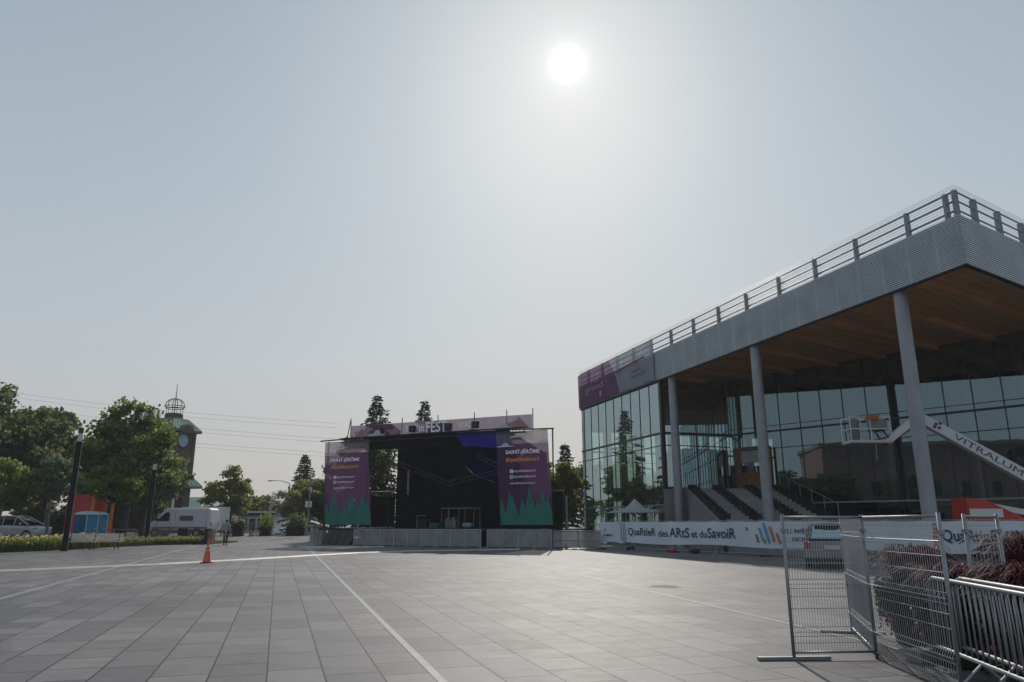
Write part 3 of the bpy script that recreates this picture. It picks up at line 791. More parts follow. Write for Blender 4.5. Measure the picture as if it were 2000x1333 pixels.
truss(MB(), (-8.2, 0, 7.5), (7.2, 0, 7.5), 0.32).build('front_truss', M_TRUSSD, stage)
M_TRUSS = mat('aluminium_truss', (0.16, 0.16, 0.17), 0.45, 0.7)
truss(MB(), (-5.0, 2.6, 6.0), (-0.4, 3.4, 4.2), 0.3).build('hung_truss', M_TRUSS, stage)
truss(MB(), (-0.6, 3.2, 4.35), (4.6, 2.8, 5.2), 0.3).build('hung_truss', M_TRUSS, stage)
truss(MB(), (2.2, 2.4, 6.2), (5.0, 2.6, 4.8), 0.3).build('hung_truss', M_TRUSS, stage)
for xx, yy, zz in ((-9.4, 0.15, 7.5), (-5.55, 0.15, 7.5), (5.2, 0.15, 7.5), (9.0, 0.15, 7.5), (-6.6, 5.9, 6.6), (5.9, 6.2, 6.6)):
    MB().tube([(xx, yy, 0), (xx, yy, zz)], 0.05, 6).build('scaffold_post', M_BLACKM, stage)
MB().tube([(-10.07, -0.02, 7.56), (-6.2, -0.02, 7.62)], 0.05, 6).build('banner_bar', M_BLACKM, stage)
MB().tube([(5.0, -0.02, 7.58), (9.16, -0.02, 7.46)], 0.05, 6).build('banner_bar', M_BLACKM, stage)
for xx in (-8.14, -5.97, -3.43, -0.33, 2.67, 5.21, 7.18):
    MB().tube([(xx, 1.06, 7.5), (xx, 1.06, 9.08)], 0.035, 6).build('banner_pole', M_BLACKM, stage)
MB().tube([(-8.5, 1.06, 7.5), (-8.16, 1.06, 9.3)], 0.035, 6).build('banner_pole', M_BLACKM, stage)
# speaker towers and equipment on the deck: things of their own
def on_stage(name, label, cat, x, y, z=1.18, group=None):
    p = ST + Vector((math.cos(STA) * x - math.sin(STA) * y, math.sin(STA) * x + math.cos(STA) * y, z))
    return thing(name, label, cat, p, STA, group)
t = on_stage('speaker_stack', 'tall black loudspeaker stack in a frame beside the purple side banner', 'loudspeaker', -5.2, 1.5)
MB().box(-0.75, -0.4, 0.1, 0.75, 0.5, 2.2).build('speaker_cabinet', M_BLACK, t)
f = MB()
for xx in (-0.85, 0.85): f.tube([(xx, -0.45, 0), (xx, -0.45, 2.5)], 0.04, 6)
f.beam((-1.0, -0.45, 2.5), (1.0, -0.45, 2.5), 0.09, 0.09); f.build('frame', M_TRUSSD, t)
MB().box(-0.8, -0.42, 2.55, 0.8, 0.5, 2.62).build('lid', M_WHITE, t)
t = on_stage('speaker_stack', 'narrow black loudspeaker column with a pale edge at the dark backdrop', 'loudspeaker', -4.6, 3.4)
MB().box(-0.5, -0.35, 0.0, 0.45, 0.45, 4.6).build('speaker_cabinet', M_BLACK, t)
MB().box(0.46, -0.37, 2.4, 0.6, -0.3, 4.3).build('edge_trim', M_GALV, t)
t = on_stage('drum_riser_cage', 'pale metal tube frame with equipment standing on the black stage', 'frame', 1.0, 1.8)
f = MB()
for a_, b_ in (((-1.3, 0), (1.3, 0)), ((-1.3, 0.9), (1.3, 0.9))): f.tube([(a_[0], a_[1], 0), (a_[0], a_[1], 1.35), (b_[0], b_[1], 1.35), (b_[0], b_[1], 0)], 0.035, 6)
for xx in (-0.7, 0.1, 0.6): f.tube([(xx, 0, 0), (xx, 0, 1.35)], 0.02, 5)
f.build('tube_frame', M_GALV, t)
mb = MB()
for k in range(7): mb.box(-1.15 + k * 0.13, 0.2, 0, -1.06 + k * 0.13, 0.6, 0.55 + 0.1 * (k % 3))
mb.build('cymbal_stands', M_GALV, t)
t = on_stage('monitor_box', 'small dark equipment case with a pale tube handle on the stage', 'case', -1.6, 1.6)
MB().box(-0.4, -0.3, 0, 0.4, 0.3, 0.6).build('box', M_BLACKM, t, bevel=0.02); MB().tube([(-0.42, -0.3, 0), (-0.42, -0.3, 0.85), (0.3, -0.3, 0.85)], 0.03, 6).build('handle', M_GALV, t)
t = on_stage('monitor_box', 'low teal flight case lying between the frames on the stage', 'case', -0.55, 1.4)
MB().box(-0.35, -0.3, 0, 0.35, 0.3, 0.35).build('box', mat('teal_case', (0.02, 0.07, 0.09), 0.5), t, bevel=0.02)
t = on_stage('monitor_box', 'pale blue covered heap of gear at the right of the tube frame', 'case', 2.15, 1.2)
MB().ell((0, 0, 0.18), (0.42, 0.3, 0.2)).build('cover', mat('pale_blue_cover', (0.2, 0.27, 0.32), 0.7), t, smooth=True)
# spotlights on the front truss
spots = [(-4.35, 'black narrow spotlight tilted sideways on the left part of the stage truss'), (-1.75, 'black square spotlight in front of the word tit on the banner'),
         (1.23, 'black square spotlight between the words FEST and NORD'), (3.36, 'black square spotlight to the right of the word NORD')]
for i, (xx, lb) in enumerate(spots):
    t = on_stage('spotlight', lb, 'spotlight', xx, -0.05, 7.68, 'spotlights along the stage roof')
    w = 0.1 if i == 0 else 0.24
    MB().box(-w, -0.15, 0.14, w, 0.15, 0.58).build('lamp_housing', M_BLACKM, t, bevel=0.02)
    MB().tube([(-w - 0.04, 0, 0.4), (-w - 0.04, 0, 0.02), (w + 0.04, 0, 0.02), (w + 0.04, 0, 0.4)], 0.022, 5).build('bracket', M_GALV, t)
    if i:
        mb = MB()
        for a_ in (-0.12, 0.0, 0.12): mb.box(a_ - 0.012, -0.16, 0.17, a_ + 0.012, -0.149, 0.55)
        mb.build('grille', M_TRUSS, t)

# printed banners
def stage_thing(name, label, cat, group=None): return thing(name, label, cat, ST, STA, group)
C_SKYP = cloth_mat('banner_sky_print', (0.26, 0.22, 0.26), 0.2, 0.4)
C_VIO = cloth_mat('banner_violet_print', (0.12, 0.056, 0.13), 0.12, 0.25)
C_GREEN = cloth_mat('banner_green_print', (0.065, 0.28, 0.235), 0.03, 0.3)
C_CLOUD = cloth_mat('banner_cloud_print', (0.75, 0.73, 0.82), 0.06, 0.3)
C_TEXT = mat('banner_white_print', (0.95, 0.94, 0.98), 0.8, var=0.02)
C_ORNG = mat('banner_orange_print', (0.7, 0.3, 0.08), 0.8, var=0.02)
C_PEACH = cloth_mat('banner_peach_print', (0.5, 0.33, 0.3), 0.1, 0.3)
C_MAUVE = cloth_mat('banner_mauve_print', (0.2, 0.1, 0.21), 0.1, 0.35)
C_NIGHT = cloth_mat('banner_night_print', (0.045, 0.03, 0.085), 0.06, 0.4)
def cloud(cx, cz, w):
    pts = [(-0.5, 0), (0.5, 0), (0.46, 0.07), (0.25, 0.1)]
    pts += [(0.02 + 0.21 * math.cos(a), 0.1 + 0.19 * math.sin(a)) for a in np.linspace(0.1, math.pi - 0.1, 9)] + [(-0.36, 0.1), (-0.49, 0.06)]
    return [(cx + p[0] * w, cz + p[1] * w) for p in pts]
def wing_banner(label, tl, tr_, br, bl, clouds, tx):
    b = stage_thing('stage_banner', label, 'banner', 'tall printed banners either side of the stage')
    def P(u, v, off=0.0):      # u across 0..1, v up 0..1
        x0 = bl + (tl - bl) * v; x1 = br + (tr_ - br) * v
        x = x0 + (x1 - x0) * u
        return (x, -0.12 - off - 0.10 * math.sin(math.pi * v) * (0.6 + 0.5 * math.sin(u * 5)) - 0.018 * math.sin(u * 23 + v * 3), 1.4 + (7.42 - 1.4) * v)
    def field(poly, m, name, off):
        cx = sum(p[0] for p in poly) / len(poly)
        return MB().sheet([P(u, v, off) for u, v in poly], 0.004).build(name, m, b)
    def gridfield(v0, v1, m, name):
        n = 12; vs = [P(i / n, v0 + (v1 - v0) * j / n) for j in range(n + 1) for i in range(n + 1)]
        fs = [(j * (n + 1) + i, j * (n + 1) + i + 1, (j + 1) * (n + 1) + i + 1, (j + 1) * (n + 1) + i) for j in range(n) for i in range(n)]
        return MB().add(vs, fs).build(name, m, b, smooth=True)
    gridfield(0.86, 1, C_SKYP, 'sky_field'); gridfield(0, 0.86, C_VIO, 'violet_field')
    peaks = [(0.05, 0.27), (0.22, 0.37), (0.27, 0.31), (0.45, 0.28), (0.6, 0.405), (0.74, 0.27), (0.84, 0.36), (0.93, 0.3)]
    fr_ = MB()
    for cx, hh in peaks:
        w = hh * 0.42
        xa, xc = max(0.005, cx - w), min(0.995, cx + w)
        ya = hh * (1 - (cx - xa) / w); yc = hh * (1 - (xc - cx) / w)
        poly = [(xa, 0.0), (xc, 0.0), (xc, max(yc, 0.0)), (cx, hh), (xa, max(ya, 0.0))]
        poly = [q for i, q in enumerate(poly) if i == 0 or (abs(q[0] - poly[i - 1][0]) + abs(q[1] - poly[i - 1][1])) > 1e-4]
        fr_.sheet([P(u, v, 0.03 + 0.004 * peaks.index((cx, hh))) for u, v in poly], 0.002)
    fr_.build('green_firs', C_GREEN, b)
    for (cx, cz, w) in clouds:
        MB().sheet([P(min(0.998, max(0.002, u)), v, 0.07) for u, v in [(p[0], cz + (p[1] - cz) * 0.45) for p in cloud(cx, cz, w)]], 0.004).build('cloud', C_CLOUD, b)
    o = P(tx, 0.735, 0.14); q = P(0.86 if tx > 0.19 else tx + 0.64, 0.735, 0.14); W_ = q[0] - o[0]; yv = min(o[1], q[1]) - 0.05
    lettering('SAINT-JÉRÔME', b, (o[0], yv, o[2]), (1, 0, 0), (0, 0, 1), 0.4, W_, C_TEXT, bold=0.02)
    lettering('#lepetitfestdunord', b, (o[0] + 0.02, yv, o[2] - 0.52), (1, 0, 0), (0, 0, 1), 0.4, W_ * 0.97, C_ORNG, bold=0.02)
    for k, tt in enumerate(('lepetitfestdunord', 'lepetitfestdunord')):
        z = o[2] - 1.15 - 0.36 * k
        lettering(tt, b, (o[0] + W_ * 0.24, yv, z), (1, 0, 0), (0, 0, 1), 0.21, W_ * 0.62, C_TEXT)
        x0 = o[0] + W_ * 0.13
        if k == 0:
            MB().box(x0, yv, z, x0 + 0.22, yv + 0.006, z + 0.22).build('icon', C_TEXT, b)
            lettering('f', b, (x0 + 0.08, yv - 0.006, z), (1, 0, 0), (0, 0, 1), 0.18, 0.09, C_NIGHT)
        else:
            MB().tube([(x0 + 0.01, yv, z + 0.01), (x0 + 0.21, yv, z + 0.01), (x0 + 0.21, yv, z + 0.21), (x0 + 0.01, yv, z + 0.21), (x0 + 0.01, yv, z + 0.012)], 0.018, 4).tube([(x0 + 0.11 + 0.055 * math.cos(a), yv, z + 0.11 + 0.055 * math.sin(a)) for a in np.linspace(0, 6.283, 11)], 0.014, 4).build('icon', C_TEXT, b)
    lettering('lepetitfestdunord.com', b, (o[0] + W_ * 0.14, yv, o[2] - 1.9), (1, 0, 0), (0, 0, 1), 0.17, W_ * 0.72, C_TEXT)
    return b
wing_banner('tall purple banner with green firs hanging at the open left end of the stage', -9.55, -5.52, -4.95, -9.1, [(0.4, 0.92, 0.3), (0.18, 0.83, 0.34), (0.9, 0.855, 0.22)], 0.19)
wing_banner('tall purple banner with green firs hanging in front of the stage right wall', 5.0, 8.76, 9.07, 5.4, [(0.42, 0.93, 0.3), (0.18, 0.83, 0.34), (0.92, 0.865, 0.26)], 0.2)
tb = stage_thing('stage_title_banner', 'long pink and purple banner reading Le ptit FEST NORD above the stage roof', 'banner')
x0_, x1_, za, zb_ = -8.12, 7.15, 7.68, 8.72
def tp(x, z, o=0): return (x, 1.0 - o, z)
MB().quad(tp(x0_, za), tp(x1_, za), tp(x1_, zb_ - 0.06), tp(x0_, zb_)).build('banner_cloth', cloth_mat('title_banner_cloth', (0.25, 0.175, 0.26), 0.13, 0.25), tb)
def tpoly(pts, m, name, o): return MB().sheet([tp(x, z, o) for x, z in pts], 0.003).build(name, m, tb)
tpoly([(-7.9, 7.7), (-3.9, 7.7), (-4.4, 8.0), (-5.6, 8.45), (-6.3, 8.66), (-7.0, 8.3)], C_PEACH, 'mountain', 0.012)
tpoly([(-6.6, 7.75), (-3.5, 7.72), (-3.55, 8.1), (-4.3, 8.66), (-6.7, 8.68), (-5.9, 8.35), (-6.6, 8.15), (-5.8, 7.95)], C_MAUVE, 'mountain', 0.024)
tpoly([(-4.4, 7.72), (-3.4, 8.05), (-4.0, 8.5), (-4.2, 8.2), (-5.0, 8.3), (-4.5, 8.05)], C_PEACH, 'mountain', 0.036)
tpoly([(-1.6, 7.7), (2.6, 7.7), (2.0, 7.85), (1.0, 7.75), (0.2, 8.6), (-0.6, 8.66), (-1.0, 8.2)], C_MAUVE, 'mountain', 0.012)
tpoly([(1.9, 7.7), (3.2, 7.7), (2.5, 7.95)], C_MAUVE, 'mountain', 0.012)
tpoly([(4.6, 7.75), (7.0, 7.75), (6.6, 8.1), (6.15, 8.55), (5.8, 8.25), (5.3, 8.15)], C_PEACH, 'mountain', 0.012)
for cx, cz, w in ((-5.6, 7.85, 1.5), (5.0, 7.78, 1.4), (5.9, 8.3, 0.7)): tpoly(cloud(cx, cz, w), C_CLOUD, 'cloud', 0.05)
lettering('Le', tb, (-2.95, 0.93, 7.98), (1, 0, 0), (0, 0, 1), 0.5, 0.6, C_TEXT, bold=0.02)
lettering("P'tit", tb, (-2.3, 0.93, 7.95), (1, 0, 0), (0, 0, 1), 0.55, 0.92, C_TEXT, bold=0.02)
lettering('FEST', tb, (-1.25, 0.93, 7.84), (1, 0, 0), (0, 0, 1), 0.78, 1.75, C_TEXT, bold=0.02)
lettering('du', tb, (0.6, 0.93, 8.05), (1, 0, 0), (0, 0, 1), 0.24, 0.32, C_TEXT, bold=0.02)
lettering('NORD', tb, (1.5, 0.93, 8.02), (1, 0, 0), (0, 0, 1), 0.4, 1.05, C_TEXT, bold=0.02)

# scrim skirts and barriers before the stage
C_SCRIM = cloth_mat('grey_scrim', (0.42, 0.42, 0.44), 0.1, 0.35, var=0.2)
def skirt(label, x0, x1, y_, n, dark_base=True):
    t = stage_thing('scrim_barrier', label, 'barrier', 'scrim covered barriers in front of the stage')
    m_ = MB(); k_ = 24
    vs = []
    for j in range(5):
        for i in range(k_ + 1):
            vs.append((x0 + (x1 - x0) * i / k_, y_ - 0.035 - 0.02 * math.sin(i * 1.9 + j), 0.06 + 1.02 * j / 4 - 0.02 * abs(math.sin(i * math.pi * n / k_)) * (j == 4)))
    fs = [(j * (k_ + 1) + i, j * (k_ + 1) + i + 1, (j + 1) * (k_ + 1) + i + 1, (j + 1) * (k_ + 1) + i) for j in range(4) for i in range(k_)]
    m_.add(vs, fs).build('scrim', C_SCRIM, t)
    f_ = MB()
    for i in range(n + 1):
        xx = x0 + (x1 - x0) * i / n; f_.tube([(xx, y_ - 0.085, 0), (xx, y_ - 0.085, 1.12)], 0.028, 6); f_.box(xx - 0.05, y_ - 0.35, 0.0, xx + 0.05, y_ + 0.3, 0.03)
    for z in (0.09, 1.1): f_.tube([(x0, y_, z), (x1, y_, z)], 0.025, 6)
    f_.build('frame', mat('scrim_frame', (0.5, 0.5, 0.53), 0.5, 0.3), t)
    return t
skirt('long grey scrim barrier below the middle of the stage', -5.55, 4.52, -1.15, 9)
skirt('grey scrim barrier below the right stage banner', 4.98, 9.4, -1.15, 4)
t = stage_thing('leaning_boards', 'row of dark brown boards leaning on the stage front at left', 'boards')
for k in range(4):
    x0 = -8.55 + k * 0.62
    MB().sheet([(x0, -0.95, 0.02), (x0 + 0.57, -0.95, 0.02), (x0 + 0.67, -0.5, 1.0), (x0 + 0.1, -0.5, 1.0)], 0.05).build('board', M_BROWN, t)
t = stage_thing('cable_cabinet', 'grey electrical cabinet standing left of the leaning boards', 'cabinet')
MB().box(-9.25, -0.9, 0, -8.7, -0.35, 1.02).build('cabinet', M_CONC, t, bevel=0.02)
MB().box(-9.0, -0.92, 0.2, -8.98, -0.895, 0.9).build('door_seam', M_DARK, t)
t = stage_thing('crowd_barrier', 'bright steel crowd barrier gate at the right end of the stage', 'barrier')
f_ = MB()
for x0, x1 in ((9.45, 11.1), (11.15, 12.55)):
    f_.tube([(x0, -1.2, 0.1), (x0, -1.2, 1.08), (x1, -1.2, 1.08), (x1, -1.2, 0.1), (x0, -1.2, 0.1)], 0.024, 6)
    f_.tube([(x0, -1.2, 0.5), (x1, -1.2, 0.5)], 0.018, 5)
    for xx in (x0 + 0.2, x1 - 0.2): f_.box(xx - 0.03, -1.5, 0, xx + 0.03, -0.9, 0.04)
f_.build('frame', M_GALV, t)
MB().box(9.5, -1.17, 0.12, 12.5, -1.15, 1.04).build('scrim', C_SCRIM, t)
# black sheet put in for the dark void behind deck end and plinth blocks under the right wing
t = stage_thing('stage_wing_dark_sheet', 'black sheet put in for the dark void past the right purple banner', 'curtain')
MB().box(8.2, 0.5, 0.3, 9.45, 0.56, 3.5).build('cloth', M_BLACK, t)
MB().tube([(8.1, 0.53, 3.52), (9.6, 0.53, 3.52)], 0.03, 6).build('bar', M_GALV, t)

# ================================================================== banner fence in front of the theatre
F0 = Vector((5.3, 45.3, 0)); FD = Vector((12.9, -20.3, 0)).normalized(); FA = math.atan2(FD.y, FD.x)
FLEN = 24.05
M_FWHITE = mat('fence_banner_vinyl', (0.6, 0.65, 0.74), 0.55, vs=0.5, var=0.07)
M_INK = mat('dark_print', (0.022, 0.028, 0.05), 0.6, var=0.02)
nP = 8; pl = FLEN / nP
for i in range(nP):
    p = F0 + FD * (i * pl)
    lb = ['fence panel with a narrow pale banner end beside the stage barrier', 'fence panel behind the word Quartier at the far end of the long banner',
          'fence panel behind the words des Arts on the long banner', 'fence panel behind the word Savoir on the long banner',
          'fence panel behind the coloured bars of the long banner', 'fence panel behind the silver estate car', 'fence panel hidden behind the near mesh fence and dark grasses',
          'fence panel behind the second Quartier text at the right picture edge'][i]
    t = thing('construction_fence', lb, 'fence', p, FA, 'fence panels before the theatre')
    m_ = MB()
    for xx in (0.02, pl - 0.02): m_.tube([(xx, 0.03, 0), (xx, 0.03, 1.66)], 0.024, 6)
    for z in (0.12, 1.62): m_.tube([(0.02, 0.03, z), (pl - 0.02, 0.03, z)], 0.018, 6)
    m_.build('frame', M_GALV, t)
    m_ = MB()
    for k in range(1, 24): m_.tube([(k * pl / 24, 0.03, 0.12), (k * pl / 24, 0.03, 1.62)], 0.004, 4, caps=False)
    m_.build('mesh', M_WIRE, t)
    MB().box(-0.1, -0.3, 0, 0.1, 0.36, 0.05).build('foot', M_CONC if i % 2 else M_RUBBER, t)
fbn = thing('fence_banner', 'long pale blue banner along the fence reading Quartier des Arts et du Savoir', 'banner', F0, FA)
nx = 96; vs = []
for j in range(4):
    for i in range(nx + 1):
        s_ = 0.02 + (FLEN - 0.1) * i / nx
        sag = 0.03 * abs(math.sin(s_ * math.pi / pl * 2))
        vs.append((s_, -0.02 - 0.015 * math.sin(s_ * 2.3 + j), (0.42 + 0.04 * math.sin(s_ * 0.9)) if j == 0 else 1.6 - sag * (j == 3) - (3 - j) * 0.39))
fs = [(j * (nx + 1) + i, j * (nx + 1) + i + 1, (j + 1) * (nx + 1) + i + 1, (j + 1) * (nx + 1) + i) for j in range(3) for i in range(nx)]
MB().add(vs, fs).build('vinyl', M_FWHITE, fbn, smooth=True)
def ftext(s, x0, x1, z, h): lettering(s, fbn, (x0, -0.05, z), (1, 0, 0), (0, 0, 1), h, x1 - x0, M_INK, bold=0.012)
def title(o, w=1.0):
    ftext('QuaRtieR', o, o + 2.25, 0.76, 0.5); ftext('des', o + 2.45, o + 3.2, 0.79, 0.36); ftext('ARtS', o + 3.3, o + 4.75, 0.78, 0.5)
    ftext('et du', o + 4.9, o + 5.95, 0.79, 0.36); ftext('SavoiR', o + 6.0, o + 7.8, 0.78, 0.5)
title(2.58)
ftext('LA', 0.42, 0.62, 1.05, 0.16); ftext('LUMIÈRE', 0.36, 1.2, 0.76, 0.17)
ftext('LUMIÈRE', 13.35, 14.7, 1.05, 0.27); ftext('NOUS', 13.6, 14.6, 0.72, 0.2)
def bars(o):
    cols = {'b': mat('print_sky_blue', (0.1, 0.3, 0.5), 0.6), 'r': mat('print_red', (0.42, 0.05, 0.05), 0.6), 'o': mat('print_orange', (0.45, 0.14, 0.05), 0.6), 'g': mat('print_green', (0.2, 0.26, 0.05), 0.6)}
    for (x, z0, z1, w, c) in ((0.0, 1.16, 1.32, 0.12, 'r'), (0.55, 0.62, 1.0, 0.12, 'r'), (0.75, 0.7, 1.3, 0.13, 'b'), (0.98, 0.6, 0.8, 0.12, 'g'), (1.0, 0.62, 1.52, 0.14, 'b'), (1.35, 0.68, 1.36, 0.13, 'o'), (1.72, 0.6, 1.08, 0.13, 'o')):
        dx = 0.28 * (z1 - z0)
        MB().sheet([(o + x - dx + w + dx * 2, -0.054, z0), (o + x + w, -0.054, z1), (o + x, -0.054, z1), (o + x - dx + dx * 2, -0.054, z0)][::-1], 0.003).build('logo_bar', cols[c], fbn)
bars(11.0)
ftext('QuaRtieR', 20.2, 22.2, 0.78, 0.5); ftext('des', 22.42, 23.25, 0.8, 0.36); ftext('A', 23.4, 23.85, 0.79, 0.5)
mr = MB()
for k in range(6): mr.box(19.85 + 0.01 * k, -0.056, 0.66 + 0.15 * k, 20.1, -0.052, 0.75 + 0.15 * k)
mr.build('logo_bar', MATS['print_red'], fbn)
for (a_, z0, z1) in ((1.95, .55, 1.55), (2.15, .45, 1.5), (2.3, .5, 1.52)):  # wrinkle shading drawn as thin dark strips over the vinyl
    MB().tube([(a_, -0.05, z0), (a_ + 0.05, -0.05, (z0 + z1) / 2), (a_ - 0.04, -0.05, z1)], 0.02, 4).build('wrinkle_shade', mat('wrinkle_shade_green', (0.12, 0.14, 0.13), 0.7), fbn)
# rubble and feet seen in the gap under the banner
gap = [('sandbag', 'red sandbag lying on a fence foot under the word Arts', 5.9, M_RED), ('sandbag', 'dark sandbag under the letter Q of the long banner', 2.7, M_RUBBER), ('sandbag', 'dark sandbag lying under the words et du', 7.6, M_RUBBER)]
for nm, lb, s_, m_ in gap:
    p = F0 + FD * s_
    t = thing(nm, lb, 'sandbag', p, FA, 'sandbags on the fence feet')
    MB().ell((0, 0, 0.1), (0.36, 0.17, 0.11)).ell((0.1, 0.03, 0.17), (0.24, 0.12, 0.08)).build('sack', m_, t, smooth=True)
# white event canopy by the glass
tent = thing('event_canopy', 'white peaked event canopy standing between fence and glass front', 'tent', (9.3, 51.2, 0), R(20))
for cx in (-0.9, 1.1):
    MB().add([(cx - 1.6, -1.4, 2.2), (cx + 1.4, -1.4, 2.2), (cx + 1.4, 1.4, 2.2), (cx - 1.6, 1.4, 2.2), (cx - 0.5, -0.5, 2.55), (cx + 0.3, -0.5, 2.55), (cx + 0.3, 0.5, 2.55), (cx - 0.5, 0.5, 2.55), (cx - 0.1, 0, 3.15)],
             [(0, 1, 5, 4), (1, 2, 6, 5), (2, 3, 7, 6), (3, 0, 4, 7), (4, 5, 8), (5, 6, 8), (6, 7, 8), (7, 4, 8)]).build('canopy_top', cloth_mat('tent_white', (0.7, 0.71, 0.73), 0, 0.4) if cx < 0 else MATS['tent_white'], tent, smooth=False)
    for px_, py_ in ((-1.55, -1.35), (1.35, -1.35), (1.35, 1.35), (-1.55, 1.35)): MB().tube([(cx + px_, py_, 0), (cx + px_, py_, 2.2)], 0.03, 5).build('leg', M_GALV, tent)

# ================================================================== boom lift
YL = 33.4
lift = thing('boom_lift', 'white articulated boom lift with a work basket and red base by the column', 'lift', (23.5, YL, 0))
def lp(x, z, dy=0.0): return Vector((x - 23.5, dy, z))
def boom(a, b, w, h0, h1, name, m):
    d = (b - a).normalized(); u = Vector((0, 1, 0)).cross(d) * -1
    if u.z < 0: u = -u
    mb = MB(); vs = []
    for p, h in ((a, h0), (b, h1)):
        for sy, su in ((-1, -1), (1, -1), (1, 1), (-1, 1)): vs.append(p + Vector((0, sy * w / 2, 0)) + u * (su * h / 2))
    mb.add(vs, [(0, 3, 2, 1), (4, 5, 6, 7), (0, 1, 5, 4), (1, 2, 6, 5), (2, 3, 7, 6), (3, 0, 4, 7)])
    return mb.build(name, m, lift, bevel=0.015)
M_LIFTW = mat('lift_white_paint', (0.6, 0.62, 0.65), 0.4, vs=1, var=0.08)
E_ = lp(18.75, 6.2); RP = lp(26.2, 1.75)
arm = boom(E_, RP, 0.34, 0.44, 0.62, 'upper_boom', M_LIFTW)
jib = boom(E_ + Vector((-0.1, 0, 0.05)), lp(17.05, 5.08), 0.28, 0.34, 0.28, 'jib', M_LIFTW)
bj = MB(); bj.tube([E_ + Vector((0.0, 0.02, -0.2)), lp(17.0, 4.92, 0.02)], 0.06, 6); bj.build('jib_cylinder', M_RED, lift)
MB().cyl(E_ + Vector((0, -0.25, 0)), E_ + Vector((0, 0.25, 0)), 0.2).build('elbow_pin', M_LIFTW, lift)
dA = (RP - E_).normalized(); uA = Vector((-dA.z, 0, dA.x)); uA = uA if uA.z > 0 else -uA
o_ = E_ + dA * 1.62 - uA * 0.14 + Vector((0, -0.18, 0))
M_NAVY = mat('navy_print', (0.02, 0.03, 0.13), 0.6)
lettering('VITRALUM', lift, tuple(o_), tuple(dA), tuple(uA), 0.27, 3.3, M_NAVY)
lettering('l’art du verre', lift, tuple(o_ + dA * 3.45 + uA * 0.02), tuple(dA), tuple(uA), 0.16, 1.7, mat('pale_navy_print', (0.12, 0.16, 0.35), 0.6))
lg = MB()
for a_, b_ in ((0.62, 0.02), (0.78, 0.14), (0.62, -0.12), (0.82, -0.06)):
    q = E_ + dA * a_ + uA * (b_ - 0.02) + Vector((0, -0.2, 0)); lg.sheet([q, q + dA * 0.14 + uA * 0.02, q + dA * 0.12 + uA * 0.13, q + uA * 0.11], 0.01)
lg.build('logo', M_NAVY, lift)
cb = MB(); cb.tube([RP + Vector((-2.6, 0, 1.2)), lp(23.6, 2.9), lp(23.2, 2.2), lp(23.5, 1.2)], 0.04, 6); cb.build('hose', M_RUBBER, lift)
lower = boom(lp(20.75, 2.36), RP + Vector((-0.3, 0, -0.35)), 0.3, 0.24, 0.3, 'lower_boom', M_LIFTW)
mb = MB(); mb.sheet([lp(19.95, 1.0, -0.6), lp(26.3, 1.0, -0.6), lp(26.3, 1.55, -0.6), lp(22.4, 1.75, -0.6), lp(20.9, 2.5, -0.6), lp(20.0, 2.6, -0.6)], 1.2, (0, 1, 0)); mb.build('turret', M_RED, lift, bevel=0.04)
MB().box(20.05 - 23.5, -0.64, 1.75, 21.5 - 23.5, -0.61, 2.12).build('side_plate', M_LIFTW, lift)
MB().box(20.3 - 23.5, -0.9, 0.5, 26.0 - 23.5, 0.9, 1.0).build('chassis', M_RED, lift, bevel=0.04)
for xx in (20.9, 25.4):
    for sy in (-1.0, 1.0):
        w_ = MB().cyl((xx - 23.5, sy - 0.17, 0.45), (xx - 23.5, sy + 0.17, 0.45), 0.45, n=20).build('wheel', M_RUBBER, lift, bevel=0.03)
        MB().cyl((xx - 23.5, sy - 0.19, 0.45), (xx - 23.5, sy + 0.19, 0.45), 0.22).build('rim', M_LIFTW, w_)
# basket
bk = MB()
bx0, bx1 = 15.32 - 23.5, 17.15 - 23.5
for z in (5.12, 5.65, 6.18):
    bk.tube([(bx0, -0.45, z), (bx1, -0.45, z), (bx1, 0.45, z), (bx0, 0.45, z), (bx0, -0.45, z)], 0.028, 5)
for xx in (bx0, (bx0 + bx1) / 2, bx1):
    for yy in (-0.45, 0.45): bk.tube([(xx, yy, 5.08), (xx, yy, 6.18)], 0.025, 5)
bskt = bk.build('basket', M_LIFTW, lift)
MB().box(bx0 - 0.03, -0.48, 5.02, bx1 + 0.03, 0.48, 5.12).build('floor', mat('lift_floor', (0.42, 0.42, 0.42), 0.6), bskt)
MB().box(bx0 + 0.74, -0.54, 6.06, bx0 + 1.3, -0.4, 6.26).build('control_box', mat('rust_orange', (0.36, 0.09, 0.04), 0.6), bskt)
MB().box(bx1 - 0.75, -0.3, 5.62, bx1 - 0.05, 0.25, 6.1).build('tool_bin', M_CONC, bskt, bevel=0.04)
MB().lathe([(.12, 5.16), (.2, 5.2), (.23, 5.6), (.22, 6.05), (.15, 6.15)], 14, (bx0 + .32, -.1, 0)).build('barrel', mat('grey_barrel', (.16, .15, .17), .6), bskt, smooth=True)
MB().tube([(bx1 - 0.7, -0.3, 5.5), (bx1 - 0.35, -0.32, 5.62), (bx1 - 0.1, -0.3, 5.3), (bx1 - 0.5, -0.3, 5.2), (bx1 - 0.6, -0.3, 5.45)], 0.05, 6).build('hose_loop', M_RUBBER, bskt)
MB().tube([(-7.0, -0.2, 5.0), (-7.02, -0.2, 4.3)], 0.012, 4).build('hanging_cord', M_LIFTW, bskt)

